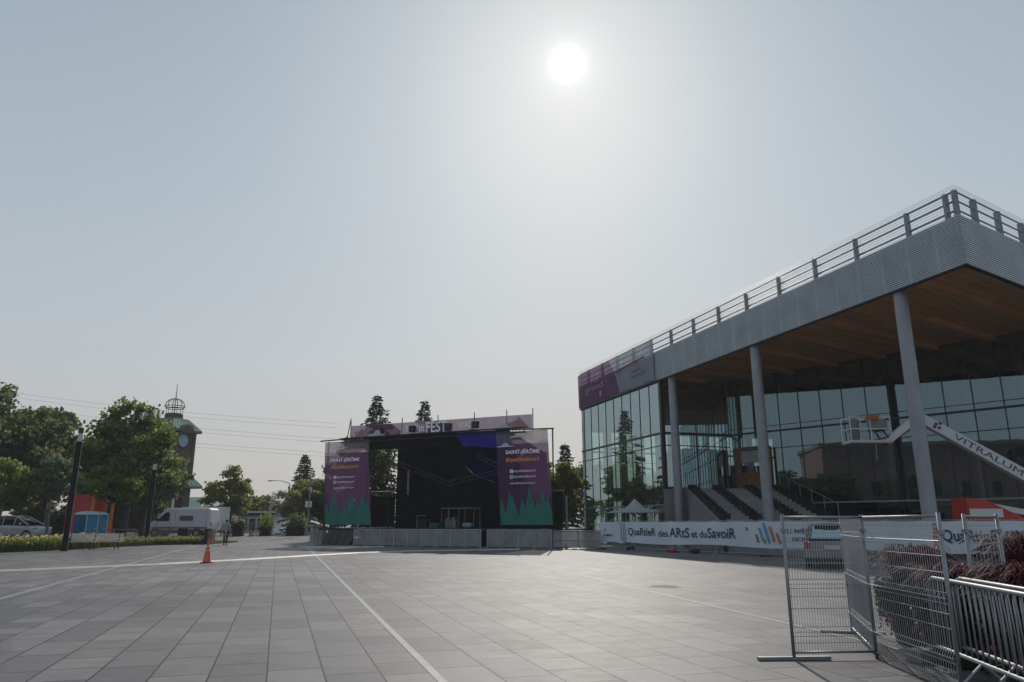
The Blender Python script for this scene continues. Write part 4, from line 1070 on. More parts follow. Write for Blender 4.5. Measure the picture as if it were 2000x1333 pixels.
# ================================================================== people
SKIN = mat('skin', (0.35, 0.2, 0.14), 0.6, var=0.05)
HAIR = mat('dark_hair', (0.02, 0.014, 0.01), 0.7)
def skin_obj(name, chains, m, parent, root=0, sub=1):
    vs, es, rs = [], [], []
    idx = {}
    for ch in chains:
        last = None
        for key, p, r in ch:
            if key not in idx:
                idx[key] = len(vs); vs.append(p); rs.append(r)
            if last is not None: es.append((last, idx[key]))
            last = idx[key]
    me = bpy.data.meshes.new(name); me.from_pydata(vs, es, []); me.update()
    o = bpy.data.objects.new(name, me); COL.objects.link(o); o.parent = parent
    me.materials.append(m)
    sk = o.modifiers.new('skin', 'SKIN'); sk.use_smooth_shade = True
    if not me.skin_vertices: me.attributes.new('skin', 'FLOAT2', 'POINT') if False else None
    layer = me.skin_vertices[0].data if me.skin_vertices else None
    if layer is None:
        bpy.context.view_layer.objects.active = o
        bpy.ops.mesh.customdata_skin_add(); layer = me.skin_vertices[0].data
    for i, r in enumerate(rs):
        layer[i].radius = (r, r); layer[i].use_root = (i == root)
    ss = o.modifiers.new('sub', 'SUBSURF'); ss.levels = sub; ss.render_levels = sub
    return o
def person(label, x, y, face, top_m, leg_m, group=None, h=1.72, long_coat=False, stride=0.22, bare=False, vest=None, z=None):
    t = thing('person', label, 'person', (x, y, terrain(x, y) if z is None else z), face, group)
    k = h / 1.72
    def V(*a): return tuple(q * k for q in a)
    # body faces +Y locally
    hands = []
    ch = [[('pel', V(0, 0, .93), .13 * k), ('belly', V(0, .01, 1.08), .125 * k), ('chest', V(0, .0, 1.27), .145 * k), ('neck0', V(0, 0, 1.43), .06 * k), ('neck', V(0, .01, 1.5), .055 * k), ('head', V(0, .02, 1.58), .085 * k), ('crown', V(0, .01, 1.66), .075 * k)]]
    for s_, f_ in ((-1, stride), (1, -stride)):
        ch.append([('pel', V(0, 0, .93), .13 * k), ('hip%d' % s_, V(.09 * s_, 0, .86), .095 * k), ('knee%d' % s_, V(.1 * s_, f_ * .6 + .03, .48), .062 * k), ('ank%d' % s_, V(.1 * s_, f_ - (.06 if f_ < 0 else 0), .09), .04 * k), ('toe%d' % s_, V(.11 * s_, f_ + .13, .035), .036 * k)])
        hx = .25 * s_; hy = -f_ * .55
        ch.append([('chest', V(0, 0, 1.27), .145 * k), ('sh%d' % s_, V(.18 * s_, 0, 1.39), .062 * k), ('elb%d' % s_, V(.23 * s_, -.03 - f_ * .2, 1.11), .043 * k), ('wr%d' % s_, V(hx, hy + .03, .88), .03 * k), ('palm%d' % s_, V(hx, hy + .045, .81), .032 * k)])
        for q, (dy, ln) in enumerate(((-.024, .065), (-.008, .075), (.008, .072), (.024, .058))):
            ch.append([('palm%d' % s_, V(hx, hy + .045, .81), .032 * k), ('f%d%d' % (s_, q), V(hx, hy + .05 + dy, .775), .009 * k), ('ft%d%d' % (s_, q), V(hx - .012 * s_, hy + .055 + dy, .775 - ln * .8), .008 * k)])
        ch.append([('palm%d' % s_, V(hx, hy + .045, .81), .032 * k), ('th%d' % s_, V(hx - .02 * s_, hy + .085, .79), .010 * k), ('tt%d' % s_, V(hx - .025 * s_, hy + .1, .755), .009 * k)])
    skin_obj('body', ch, SKIN, t)
    fm = MB(); fm.ell(V(0, .105, 1.575), V(.014, .02, .022), 8, 6)
    fm.ell(V(-.085, .01, 1.58), V(.012, .02, .03), 8, 6); fm.ell(V(.085, .01, 1.58), V(.012, .02, .03), 8, 6)
    fm.build('nose_and_ears', SKIN, t, smooth=True)
    em = MB(); em.ell(V(-.032, .095, 1.605), V(.012, .008, .008), 8, 6); em.ell(V(.032, .095, 1.605), V(.012, .008, .008), 8, 6); em.ell(V(0, .098, 1.53), V(.024, .006, .006), 8, 6)
    em.build('eyes_and_mouth', HAIR, t, smooth=True)
    MB().ell(V(0, -.02, 1.63), V(.094, .1, .085)).build('hair', HAIR, t, smooth=True)
    up = .78 if not long_coat else .5
    top = [[('a', V(0, 0, up + .02), (.17 if not long_coat else .2) * k), ('b', V(0, .01, 1.06), .15 * k), ('c', V(0, 0, 1.28), .163 * k), ('d', V(0, 0, 1.42), .085 * k)]]
    for s_, f_ in ((-1, stride), (1, -stride)):
        top.append([('c', V(0, 0, 1.28), .163 * k), ('s%d' % s_, V(.18 * s_, 0, 1.39), .078 * k), ('e%d' % s_, V(.23 * s_, -.03 - f_ * .2, 1.11), .058 * k)] + ([] if bare else [('w%d' % s_, V(.25 * s_, -f_ * .5 + .02, .92), .045 * k)]))
    skin_obj('jacket', top, top_m, t, sub=1)
    lg_ = []
    for s_, f_ in ((-1, stride), (1, -stride)):
        lg_.append([('p', V(0, 0, .92), .145 * k), ('h%d' % s_, V(.09 * s_, 0, .85), .108 * k), ('k%d' % s_, V(.1 * s_, f_ * .6 + .03, .48), .078 * k), ('n%d' % s_, V(.1 * s_, f_ - (.06 if f_ < 0 else 0), .14), .062 * k)])
    skin_obj('trousers', lg_, leg_m, t, sub=1)
    sh = MB()
    for s_, f_ in ((-1, stride), (1, -stride)):
        sh.ell(V(.105 * s_, f_ + .06, .05), V(.052, .14, .05), 10, 6)
    sh.build('shoes', M_RUBBER, t, smooth=True)
    if vest:
        vm = MB().lathe([(.19 * k, .84 * k), (.2 * k, 1.1 * k), (.205 * k, 1.3 * k), (.15 * k, 1.44 * k)], 16)
        vm.build('safety_vest', vest, t, smooth=True)
    return t
M_GREYC = mat('grey_coat', (0.22, 0.24, 0.27), 0.85); M_TROU = mat('dark_trousers', (0.02, 0.02, 0.026), 0.85)
M_VEST = mat('orange_vest', (0.75, 0.2, 0.04), 0.7); M_REDC = mat('red_shirt', (0.32, 0.05, 0.045), 0.85); M_WSH = mat('white_shirt', (0.62, 0.62, 0.62), 0.85)
person('person in a long grey coat walking away past the litter bin', ax(443, 53.5), 53.5, R(15), M_GREYC, M_TROU, h=1.78, long_coat=True)
person('person in a dark red shirt among the people by the planters', ax(455, 72), 72, R(150), M_REDC, M_TROU, 'people gathered beyond the van')
person('person in an orange safety vest beside the planter', ax(466, 73), 73, R(200), M_REDC, M_TROU, 'people gathered beyond the van', vest=M_VEST, h=1.8)
person('person all in white standing right of the orange vest', ax(474, 74), 74, R(170), M_WSH, mat('white_trousers', (0.5, 0.5, 0.5), 0.85), 'people gathered beyond the van', h=1.85, stride=0.08)
person('small person in pale clothes half behind the grey coat', ax(434, 74), 74, R(190), mat('tan_shirt', (0.4, 0.3, 0.2), 0.85), M_TROU, 'people gathered beyond the van', h=1.4, stride=0.05)

# ================================================================== vehicles
def wheel(parent, x, y, r, side):
    w = MB().cyl((x, y - 0.1, r), (x, y + 0.1, r), r, n=24).build('wheel', M_RUBBER, parent, bevel=0.02)
    MB().cyl((x, y + side * 0.085, r), (x, y + side * 0.112, r), r * 0.62, n=20).build('rim', mat('alloy_rim', (0.4, 0.4, 0.42), 0.35, 0.7), w)
    return w
def loft(sections, name, m, parent, sub=2, crease_ends=True):
    n = len(sections[0]); vs = [p for s_ in sections for p in s_]
    fs = []
    for i in range(len(sections) - 1):
        for k in range(n):
            q = (k + 1) % n; fs.append((i * n + k, i * n + q, (i + 1) * n + q, (i + 1) * n + k))
    fs.append(tuple(range(n - 1, -1, -1))); fs.append(tuple(range((len(sections) - 1) * n, len(sections) * n)))
    o = MB().add(vs, fs).build(name, m, parent, smooth=True)
    if sub:
        s_ = o.modifiers.new('sub', 'SUBSURF'); s_.levels = sub; s_.render_levels = sub
    return o
def car_section(x, zb, zt, w):
    h = zt - zb
    half = [(0, zb), (w * .82, zb), (w * .97, zb + h * .12), (w, zb + h * .45), (w * .97, zb + h * .8), (w * .86, zt - 0.01), (0, zt)]
    return [(x, y, z) for y, z in half] + [(x, -y, z) for y, z in half[-2:0:-1]]
def car(name, label, cat, loc, rz, paint, L, W, stations, house, wheels, r, group=None):
    t = thing(name, label, cat, loc, rz, group)
    loft([car_section(*s_) for s_ in stations], 'body', paint, t)
    secs = []
    for x, zb, zt, wb, wt in house:
        half = [(0, zb), (wb, zb), (wb * .35 + wt * .65, zb + (zt - zb) * .72), (wt * .86, zt), (0, zt)]
        secs.append([(x, y, z) for y, z in half] + [(x, -y, z) for y, z in half[-2:0:-1]])
    loft(secs, 'windows', M_WGLASS, t, sub=0)
    # roof skin and pillars
    rs = []
    for x, zb, zt, wb, wt in house[1:-1]:
        rs.append([(x, -wt * .9, zt - 0.03), (x, -wt * .6, zt + 0.025), (x, 0, zt + 0.04), (x, wt * .6, zt + 0.025), (x, wt * .9, zt - 0.03), (x, 0, zt - 0.05)])
    loft(rs, 'roof', paint, t, sub=1)
    pm = MB()
    for s_ in (-1, 1):
        pts = [(x, s_ * (wb if i in (0, len(house) - 1) else wt * .9), zb if i in (0, len(house) - 1) else zt - 0.02) for i, (x, zb, zt, wb, wt) in enumerate(house)]
        pm.tube(pts, 0.035, 6)
        for i in range(1, len(house) - 1):
            x, zb, zt, wb, wt = house[i]
            pm.tube([(x, s_ * wb, zb), (x, s_ * (wb * .35 + wt * .65), zb + (zt - zb) * .72), (x, s_ * wt * .88, zt)], 0.035, 6)
    pm.build('pillars', paint, t)
    for wx in wheels:
        for s_ in (-1, 1): wheel(t, wx, s_ * (W / 2 - 0.12), r, s_)
    return t
# silver estate car: rear towards the camera (local +x is the front)
ca = R(90 - 21.5)
cpos = Vector((ax(1620, 25.6), 25.6, 0)) + Vector((math.cos(ca), math.sin(ca), 0)) * 2.2
sv = car('estate_car', 'silver estate car parked behind the mesh fence with its back to the camera', 'car', cpos, ca, M_SILVER, 4.5, 1.78,
         [(-2.25, .34, .82, .74), (-2.2, .26, .94, .84), (-1.6, .22, .97, .89), (0, .2, .96, .9), (1.1, .22, .93, .89), (1.9, .24, .84, .84), (2.2, .32, .7, .7)],
         [(-2.12, .93, .95, .72, .6), (-1.75, .94, 1.44, .76, .62), (-.6, .94, 1.49, .79, .64), (.35, .94, 1.44, .78, .62), (1.15, .93, .95, .74, .6)], (-1.35, 1.35), 0.32)
MB().sheet([(-2.135, -.62, .98), (-2.135, .62, .98), (-1.79, .54, 1.4), (-1.79, -.54, 1.4)], 0.03, (-1, 0, 0.5)).build('rear_window', M_REARGL, sv)
MB().box(-1.95, -.5, 1.44, -1.6, .5, 1.475).build('spoiler', M_SILVER, sv, bevel=0.01)
MB().box(-1.965, -.22, 1.42, -1.94, .22, 1.45).build('brake_light', M_DARK, sv)
for s_ in (-1, 1):
    MB().box(-2.27, s_ * .8 - .09, .66, -2.1, s_ * .8 + .07, .92).build('tail_light', M_TAIL, sv, bevel=0.02)
MB().box(-2.3, -.86, .34, -2.12, .86, .58).build('bumper', mat('bumper_grey', (0.2, 0.2, 0.195), 0.45), sv, bevel=0.05)
MB().box(-2.29, -.25, .66, -2.26, .25, .78).build('number_plate', mat('plate_white', (0.45, 0.47, 0.52), 0.5), sv)
MB().box(-2.2, -.8, .2, -1.9, .8, .33).build('under_bumper', M_RUBBER, sv)
# white hatchback at the left, seen from its right side, nose to the right
wc = car('hatchback_car', 'pale silver white hatchback parked behind the flower bed at the left edge', 'car', (ax(36, 51.5), 51.5, 0.42), R(-7), M_WCAR, 4.4, 1.75,
         [(-2.15, .4, .85, .7), (-2.0, .28, 1.0, .84), (-1.2, .24, 1.04, .88), (0, .22, 1.02, .89), (.9, .24, 1.0, .88), (1.6, .26, .9, .84), (2.0, .3, .78, .72), (2.12, .36, .66, .6)],
         [(-2.0, 1.0, 1.02, .74, .6), (-1.5, 1.0, 1.5, .78, .62), (-.5, 1.0, 1.6, .8, .66), (.35, 1.0, 1.52, .79, .64), (1.35, .97, 1.0, .74, .6)], (-1.3, 1.35), 0.33)
for s_ in (-1, 1):
    MB().ell((1.86, s_ * .66, .77), (.2, .1, .09)).build('headlight', mat('headlight_clear', (0.55, 0.55, 0.55), 0.15), wc, smooth=True)
    MB().ell((.95, s_ * .98, 1.06), (.1, .09, .07)).build('mirror', M_WCAR, wc, smooth=True)
wc2 = car('hatchback_car', 'white car half hidden under the trees far behind the hatchback', 'car', (ax(83, 84), 84, 2.16), R(20), M_WHITE, 4.2, 1.75,
         [(-2.1, .34, .85, .7), (-2.0, .26, .95, .84), (0, .22, .97, .89), (1.2, .24, .93, .86), (2.0, .32, .75, .72)],
         [(-1.9, .93, .95, .72, .6), (-1.3, .94, 1.4, .76, .62), (0, .94, 1.44, .79, .64), (1.1, .92, .94, .74, .6)], (-1.3, 1.3), 0.32)
structure('parking_bank', MB().prism([(-85, 80), (-47, 80), (-47, 90), (-85, 90)], 0.0, 2.15), M_GRASS)
# delivery van: side on, nose to the left; local +x towards the nose
def vanlike(name, label, loc, rz):
    t = thing(name, label, 'van', loc, rz)
    prof = [(-2.95, .45), (-2.98, 1.2), (-2.9, 2.45), (-2.7, 2.6), (1.0, 2.6), (1.35, 2.5), (2.15, 1.5), (2.85, 1.22), (3.02, .95), (3.0, .42)]
    mb = MB(); mb.sheet([(x, -1.0, z) for x, z in prof], 2.0, (0, 1, 0)); mb.build('body', M_VAN, t, bevel=0.09)
    for s_ in (-1, 1):
        y = s_ * 1.004
        MB().sheet([(1.98, y, 1.5), (1.2, y, 2.2), (.85, y, 2.2), (.85, y, 1.42), (1.9, y, 1.42)], 0.012, (0, s_, 0)).build('side_window', M_WGLASS, t)
        MB().box(-1.35, min(y, y + s_ * .02), 1.45, .0 - 0.1, max(y, y + s_ * .02), 1.9).build('side_panel', mat('van_dark_panel', (0.11, 0.1, 0.1), 0.5), t)
        MB().box(-2.7, min(y, y + s_ * .03), .75, 2.3, max(y, y + s_ * .03), .92).build('side_moulding', mat('moulding', (0.17, 0.17, 0.18), 0.6), t)
        MB().box(-2.4, min(y, y + s_ * .01), .44, 2.2, max(y, y + s_ * .01), .62).build('sill', M_DARK, t)
        MB().box(-2.99, s_ * .88 - .08, 1.0, -2.93, s_ * .88 + .08, 1.35).build('tail_light', M_TAIL, t)
        MB().ell((1.95, s_ * 1.1, 1.58), (.1, .1, .17)).build('mirror', M_DARK, t, smooth=True)
        MB().ell((2.92, s_ * .8, 1.05), (.1, .16, .13)).build('headlight', MATS['headlight_clear'], t, smooth=True)
        for wx in (-1.75, 2.05):
            MB().cyl((wx, s_ * .96, .36), (wx, s_ * 1.008, .36), .44, n=24).build('wheel_arch', M_DARK, t)
            wheel(t, wx, s_ * .93, 0.36, s_)
    sm_ = MB()
    for s_ in (-1, 1):
        y = s_ * 1.003
        for xx in (-2.55, .3, .78, 1.98):
            sm_.box(xx - .012, min(y, y + s_ * .006), .62, xx + .012, max(y, y + s_ * .006), 2.35 if xx < .5 else 1.42 if xx > 1 else 2.2)
        sm_.box(.62, min(y, y + s_ * .03), 1.15, .74, max(y, y + s_ * .03), 1.2)
    sm_.box(3.0, -.5, .85, 3.04, .5, 1.1)
    sm_.build('door_seams', MATS['moulding'], t)
    MB().sheet([(2.16, -.85, 1.52), (2.16, .85, 1.52), (1.4, .75, 2.44), (1.4, -.75, 2.44)], 0.02, (1, 0, .6)).build('windscreen', M_WGLASS, t)
    MB().box(2.95, -.8, .45, 3.06, .8, .8).build('bumper', M_DARK, t, bevel=0.03)
    return t
van = vanlike('delivery_van', 'white high roof delivery van parked side on beyond the lawn', (ax(357, 70), 70, terrain(0, 70)), R(180))
van.scale = (1.0, 1, 1)
tk = thing('box_trailer', 'pale grey box trailer parked just behind the white van', 'trailer', (ax(408, 74), 74.5, 0.3), R(178))
MB().box(-1.3, -1.1, .55, 2.6, 1.1, 2.75).build('box', M_VAN, tk, bevel=0.04)
MB().box(-1.34, -1.12, .55, -1.26, 1.12, 2.78).build('rear_frame', M_WHITE, tk)
MB().box(-1.2, -1.0, .4, 2.5, 1.0, .54).build('chassis', M_DARK, tk)
for s_ in (-1, 1): wheel(tk, 0.2, s_ * 0.95, 0.36, s_)

# ================================================================== near mesh fence, barriers, planters
def mesh_panel(label, a, b, h=1.6, feet=(0, 1), nvert=None, group='wire mesh fence panels in the foreground', r=0.02, dense=1.0):
    a, b = Vector((*a, 0)), Vector((*b, 0)); d = b - a; L = d.length
    t = thing('mesh_fence_panel', label, 'fence', a, math.atan2(d.y, d.x), group)
    f_ = MB()
    for x in (0, L): f_.tube([(x, 0, 0.0), (x, 0, h)], r, 8)
    f_.tube([(0, 0, h - 0.03), (L, 0, h - 0.03)], r * 0.7, 8); f_.tube([(0, 0, 0.08), (L, 0, 0.08)], r * 0.7, 8)
    f_.build('frame', M_GALV, t, smooth=True)
    w = MB(); n = nvert or int(L / (0.05 / dense))
    bend = [0.3, 0.82, 1.34]
    zsv = [0.08]
    for zb in bend: zsv += [zb - 0.05, zb, zb + 0.05]
    zsv.append(h - 0.03)
    for k in range(1, n):
        x = L * k / n
        w.tube([(x, -0.028 if any(abs(z - zb) < 1e-6 for zb in bend) else 0, z) for z in zsv], 0.003, 4, caps=False)
    for zb in bend:
        for z, y in ((zb - 0.05, 0), (zb, -0.028), (zb + 0.05, 0)): w.tube([(0, y, z), (L, y, z)], 0.0038, 4, caps=False)
    for z in (0.18, 0.55, 0.68, 1.05, 1.2, 1.48): w.tube([(0, 0.004, z), (L, 0.004, z)], 0.0038, 4, caps=False)
    w.build('wire_mesh', M_WIRE, t)
    for x in feet:
        fx = x * L; MB().box(fx - 0.03, -0.42, 0.005, fx + 0.03, 0.42, 0.035).build('foot', M_GALV, t)
    for x in (0, L): MB().box(x - 0.026, -0.026, h - 0.2, x + 0.026, 0.026, h - 0.16).build('clamp', M_GALV, t)
    return t
P0, PM, PB, P1 = (3.19, 8.86), (4.16, 8.93), (4.78, 10.91), (4.05, 7.12)
pa = mesh_panel('mesh fence panel standing square to the camera with its post in the open square', P0, PM, feet=(), nvert=30)
MB().box(-0.42, -0.03, 0.005, 0.42, 0.03, 0.04).build('foot', M_GALV, pa)
mesh_panel('mesh fence panel running back from the middle post, seen almost edge on', PB, PM, feet=(0,), dense=1.1)
mesh_panel('mesh fence panel between the middle post and the nearest post', PM, P1, feet=(1,), dense=1.1)
mesh_panel('short mesh fence panel behind the nearest post with its end by the purple grasses', (4.85, 8.05), (5.3, 8.2), feet=(1,), nvert=9)
def crowd_barrier(label, a, b, lean=0.0):
    a, b = Vector((*a, 0)), Vector((*b, 0)); d = b - a; L = d.length
    t = thing('crowd_barrier', label, 'barrier', a, math.atan2(d.y, d.x), 'steel barriers round the planters')
    f_ = MB(); R_ = 0.021
    f_.tube([(0, 0, .3), (0, 0, .86), (.04, 0, .93), (.12, 0, .96), (L - .12, 0, .96), (L - .04, 0, .93), (L, 0, .86), (L, 0, .3), (0.0, 0, .3)], R_, 8)
    f_.build('frame', M_GALV, t, smooth=True)
    w = MB(); n = int(L / 0.115)
    for k in range(1, n): w.tube([(L * k / n + lean, 0, .3), (L * k / n, 0, .95)], 0.0075, 6)
    w.build('bars', M_GALV, t, smooth=True)
    for x in (1.0, L - 0.25):
        MB().tube([(x, -.3, .02), (x, -.27, .04), (x, 0, .3), (x, .27, .04), (x, .3, .02)], 0.016, 6).build('leg', M_GALV, t)
    return t
crowd_barrier('steel crowd barrier nearest the camera before the purple grasses', (4.3, 7.9), (3.92, 5.5))
crowd_barrier('steel crowd barrier close behind the nearest one with slanting bars', (4.52, 7.8), (4.18, 5.6), 0.05)
L_PURP = leaf_mat('purple_grass_blades', (0.018, 0.006, 0.008), (0.09, 0.018, 0.022), 0.45)
for nd in L_PURP.node_tree.nodes:
    if nd.type == 'BSDF_PRINCIPLED': nd.inputs['Roughness'].default_value = 0.55; nd.inputs['Specular IOR Level'].default_value = 0.25
L_PETU = leaf_mat('petunia_leaves', (0.012, 0.028, 0.01), (0.04, 0.07, 0.02), 0.3)
F_PINK = leaf_mat('petunia_flowers', (0.3, 0.03, 0.2), (0.42, 0.08, 0.33), 0.4)
M_PLANTER = mat('dark_planter', (0.03, 0.032, 0.036), 0.55, vs=2)
def grass_planter(label, x, y, seed, ph=0.55, top=1.28, spread=0.75, flowers=60):
    rng = np.random.default_rng(seed)
    t = thing('planter', label, 'planter', (x, y, 0), 0, 'planters of purple grass')
    MB().lathe([(.3, 0), (.33, .02), (.43, ph), (.46, ph), (.46, ph + .04), (.41, ph + .04), (.39, ph - .05)], 24).build('pot', M_PLANTER, t, smooth=False)
    V, F = [], []
    nb = 760
    for i in range(nb):
        a = rng.uniform(0, 6.283); r0 = rng.uniform(0, .26)
        base = np.array([math.cos(a) * r0, math.sin(a) * r0, ph])
        a2 = a + rng.uniform(-.6, .6); d = np.array([math.cos(a2), math.sin(a2), 0])
        L = rng.uniform(.5, 1.0); hh = (top - ph) * rng.uniform(.5, 1.08); out = spread * rng.uniform(.1, .85)
        w = rng.uniform(.006, .013); side = np.array([-d[1], d[0], 0]) * w
        n = 6; o_ = len(V)
        for k in range(n + 1):
            u = k / n
            zz = hh * (math.sin(min(1, u * 1.15) * math.pi * .62) / math.sin(math.pi * .5)) if u < .87 else hh * math.sin(math.pi * .62 * min(1.6, u * 1.15))
            p = base + d * out * u ** 1.3 + np.array([0, 0, zz]); ww = 1 - u ** 3
            V += [p - side * ww, p + side * ww]
        for k in range(n): F.append((o_ + 2 * k, o_ + 2 * k + 1, o_ + 2 * k + 3, o_ + 2 * k + 2))
    np_mesh('purple_grass', np.array(V), np.array(F), L_PURP, t)
    pm = MB()
    for i in range(26):
        a = rng.uniform(0, 6.283); d = Vector((math.cos(a), math.sin(a), 0)); o2 = spread * rng.uniform(.35, 1.0)
        h2 = (top - ph) * rng.uniform(.8, 1.02)
        p = [Vector((0, 0, ph)) + d * (o2 * u ** 1.4) + Vector((0, 0, h2 * math.sin(u * 2.0))) for u in (0, .3, .6, .8, .93, 1.05)]
        pm.tube(p[:4], .003, 3); pm.tube(p[3:], [.006, .017, .006], 5)
    pm.build('seed_plumes', mat('seed_plumes', (0.15, 0.06, 0.06), 0.8, var=0.3, vs=20), t)
    n = 3200
    a = rng.uniform(0, 6.283, n); rr = rng.uniform(.36, .52, n); zz = ph + .18 - np.abs(rng.normal(0, .2, n)) + rng.uniform(-.05, .08, n)
    P = np.stack([np.cos(a) * rr, np.sin(a) * rr, np.maximum(zz, .12)], 1)
    v, f = leaf_quads(rng, P, .03, aspect=.7); np_mesh('petunia_foliage', v, f, L_PETU, t)
    n = flowers; a = rng.uniform(0, 6.283, n); rr = rng.uniform(.42, .54, n)
    c = np.stack([np.cos(a) * rr, np.sin(a) * rr, ph + rng.uniform(-.32, .17, n)], 1)
    Vf, Ff = [], []
    for q in c:
        nrm_ = q * [1, 1, 0]; nrm_ /= np.linalg.norm(nrm_); nrm_ = nrm_ + rng.normal(0, .3, 3); nrm_ /= np.linalg.norm(nrm_)
        u = np.cross(nrm_, [0, 0, 1.]); u /= np.linalg.norm(u); w = np.cross(nrm_, u); o_ = len(Vf); rs_ = rng.uniform(.02, .034)
        for k in range(6): Vf.append(q + u * rs_ * math.cos(k * 1.047) + w * rs_ * math.sin(k * 1.047) + nrm_ * .006)
        Ff.append(tuple(range(o_, o_ + 6)))
    tag(np_mesh('petunia_flowers', np.array(Vf), np.array(Ff), F_PINK, t), kind='stuff')
    return t
grass_planter('planter of purple grass seen through the mesh fence, farthest left', 5.25, 9.9, 1, spread=.55, top=1.2, flowers=80)
grass_planter('planter of purple grass behind the nearest fence post', 5.0, 8.55, 2, top=1.04)
grass_planter('planter of tall purple grass with pink petunias behind the steel barriers', 5.1, 7.5, 3, top=1.1, flowers=110)
grass_planter('planter of purple grass at the right picture edge behind the barriers', 6.15, 8.9, 4, top=1.36)
t = thing('weight_block', 'pale concrete weight lying among the feet of the mesh fence', 'block', (4.75, 8.85, 0), 0.5)
MB().box(-.35, -.1, 0, .35, .1, .14).build('block', M_CONC, t, bevel=0.02); MB().tube([(-.12, 0, .14), (-.1, 0, .2), (.1, 0, .2), (.12, 0, .14)], .01, 6).build('handle', M_RUBBER, t)

# ================================================================== plaza furniture
t = thing('traffic_cone', 'orange traffic cone with two pale bands standing by the cable cover', 'cone', (-11.93, 29.7, 0), 0.2)
MB().box(-.21, -.21, 0, .21, .21, .035).build('base', M_RUBBER, t, bevel=0.01)
MB().lathe([(.165, .035), (.15, .06), (.105, .35), (.075, .52), (.055, .66), (.032, .86), (.026, .88)], 20).build('cone_body', mat('cone_orange', (0.68, 0.09, 0.035), 0.5, var=0.1), t, smooth=True)
MB().lathe([(.0755, .53), (.0585, .65)], 20).build('band', mat('cone_band', (0.55, 0.3, 0.25), 0.4), t, smooth=True)
MB().lathe([(.094, .42), (.083, .485)], 20).build('band', MATS['cone_band'], t, smooth=True)
cp = [Vector((-22.5, 17.5, 0)), Vector((-16.38, 24.41, 0)), Vector((-13.2, 28.35, 0)), Vector((-11.2, 32.2, 0)), Vector((-9.6, 36.0, 0)), Vector((-8.0, 39.2, 0)), Vector((-5.9, 41.5, 0)), Vector((-2.5, 43.2, 0)), Vector((0.4, 44.6, 0))]
t = thing('cable_cover', 'long pale cable cover strip lying across the grey square', 'cable cover')
mb = MB()
prof = [(-.16, .0045), (-.06, .055), (.06, .055), (.16, .0045)]
vs = []
for i, p in enumerate(cp):
    d = (cp[min(i + 1, len(cp) - 1)] - cp[max(0, i - 1)]).normalized(); sd = Vector((d.y, -d.x, 0))
    vs += [p + sd * x + Vector((0, 0, z)) for x, z in prof]
mb.add(vs, [(4 * i + k, 4 * i + k + 1, 4 * i + 5 + k, 4 * i + 4 + k) for i in range(len(cp) - 1) for k in range(3)])
mb.build('strip', mat('cable_cover_rubber', (0.42, 0.4, 0.33), 0.6, vs=1.5, var=0.15), t)
t = thing('white_hose', 'white hose lying on the paving in the stage shade', 'hose')
MB().tube([(-13.2, 47.0, .04), (-11.3, 47.6, .04), (-9.2, 47.9, .04), (-8.2, 48.6, .04)], .04, 6).build('hose_line', M_WHITE, t, smooth=True)
t = thing('manhole_cover', 'round iron manhole cover set in the paving', 'manhole', (3.72, 18.76, 0.004))
MB().lathe([(.41, 0), (.41, .004), (.40, .006), (.37, .006)], 40).build('ring', mat('iron_ring', (0.06, 0.058, 0.055), 0.6), t)
mh = MB().lathe([(.368, .001), (.368, .005)], 40)
for k in range(-5, 6):
    hw = math.sqrt(max(0, .34 ** 2 - (k * .06) ** 2)); mh.box(-hw, k * .06 - .012, .005, hw, k * .06 + .012, .008)
mh.build('lid', mat('iron_lid', (0.17, 0.155, 0.13), 0.65, vs=8, var=0.25), t)

M_LAMP = mat('lamp_black', (0.007, 0.008, 0.011), 0.7, spec=0.2)
def lamp_post(label, x, y, h, w=0.24):
    t = thing('lamp_post', label, 'street lamp', (x, y, terrain(x, y)), 0.5, 'square lamp posts along the lawn')
    MB().box(-w / 2, -w / 2, 0, w / 2, w / 2, h * .885).build('pole', M_LAMP, t, bevel=0.015)
    MB().box(w / 2 + .004, -w / 2, .02, w / 2 + .02, -w / 2 + .05, h * .885).build('side_strip', M_STEEL, t)
    MB().box(-w / 2 + .02, -w / 2 + .02, h * .885, w / 2 - .02, w / 2 - .02, h * .955).build('lens', mat('lamp_lens', (0.45, 0.47, 0.47), 0.2), t)
    MB().box(-w / 2, -w / 2, h * .955, w / 2, w / 2, h).build('cap', M_DARK, t, bevel=0.01)
    MB().box(-w / 2 - .05, -w / 2 - .05, 0, w / 2 + .05, w / 2 + .05, .05).build('base_plate', M_DARK, t)
    return t
lamp_post('tall dark square lamp post standing left of the benches', -24.9, 42.1, 6.85, 0.27)
lamp_post('dark square lamp post on the lawn before the white van', ax(289, 53.5), 53.5, 5.95, 0.27)
def bench(label, x, y, rz):
    t = thing('park_bench', label, 'bench', (x, y, 0), rz, 'slatted benches by the lawn')
    st = MB()
    for k in range(4): st.box(-.92, -.23 + k * .125, .43, .92, -.13 + k * .125, .465)
    st.build('seat', M_WOODG, t)
    bk_ = MB()
    for k in range(5): bk_.sheet([(-.92, .27 + k * .022, .5 + k * .085), (.92, .27 + k * .022, .5 + k * .085), (.92, .287 + k * .022, .572 + k * .085), (-.92, .287 + k * .022, .572 + k * .085)], .03, (0, 1, 0))
    bk_.build('backrest', M_WOODG, t)
    for xx in (-.68, .68):
        f_ = MB(); f_.beam((xx, -.2, 0), (xx, -.16, .43), .05, .05, (1, 0, 0)); f_.beam((xx, .34, 0), (xx, .2, .43), .05, .05, (1, 0, 0)); f_.beam((xx, -.22, .41), (xx, .27, .41), .05, .04); f_.beam((xx, .25, .41), (xx, .4, .95), .05, .03, (1, 0, 0))
        f_.build('leg_frame', M_DARK, t)
    return t
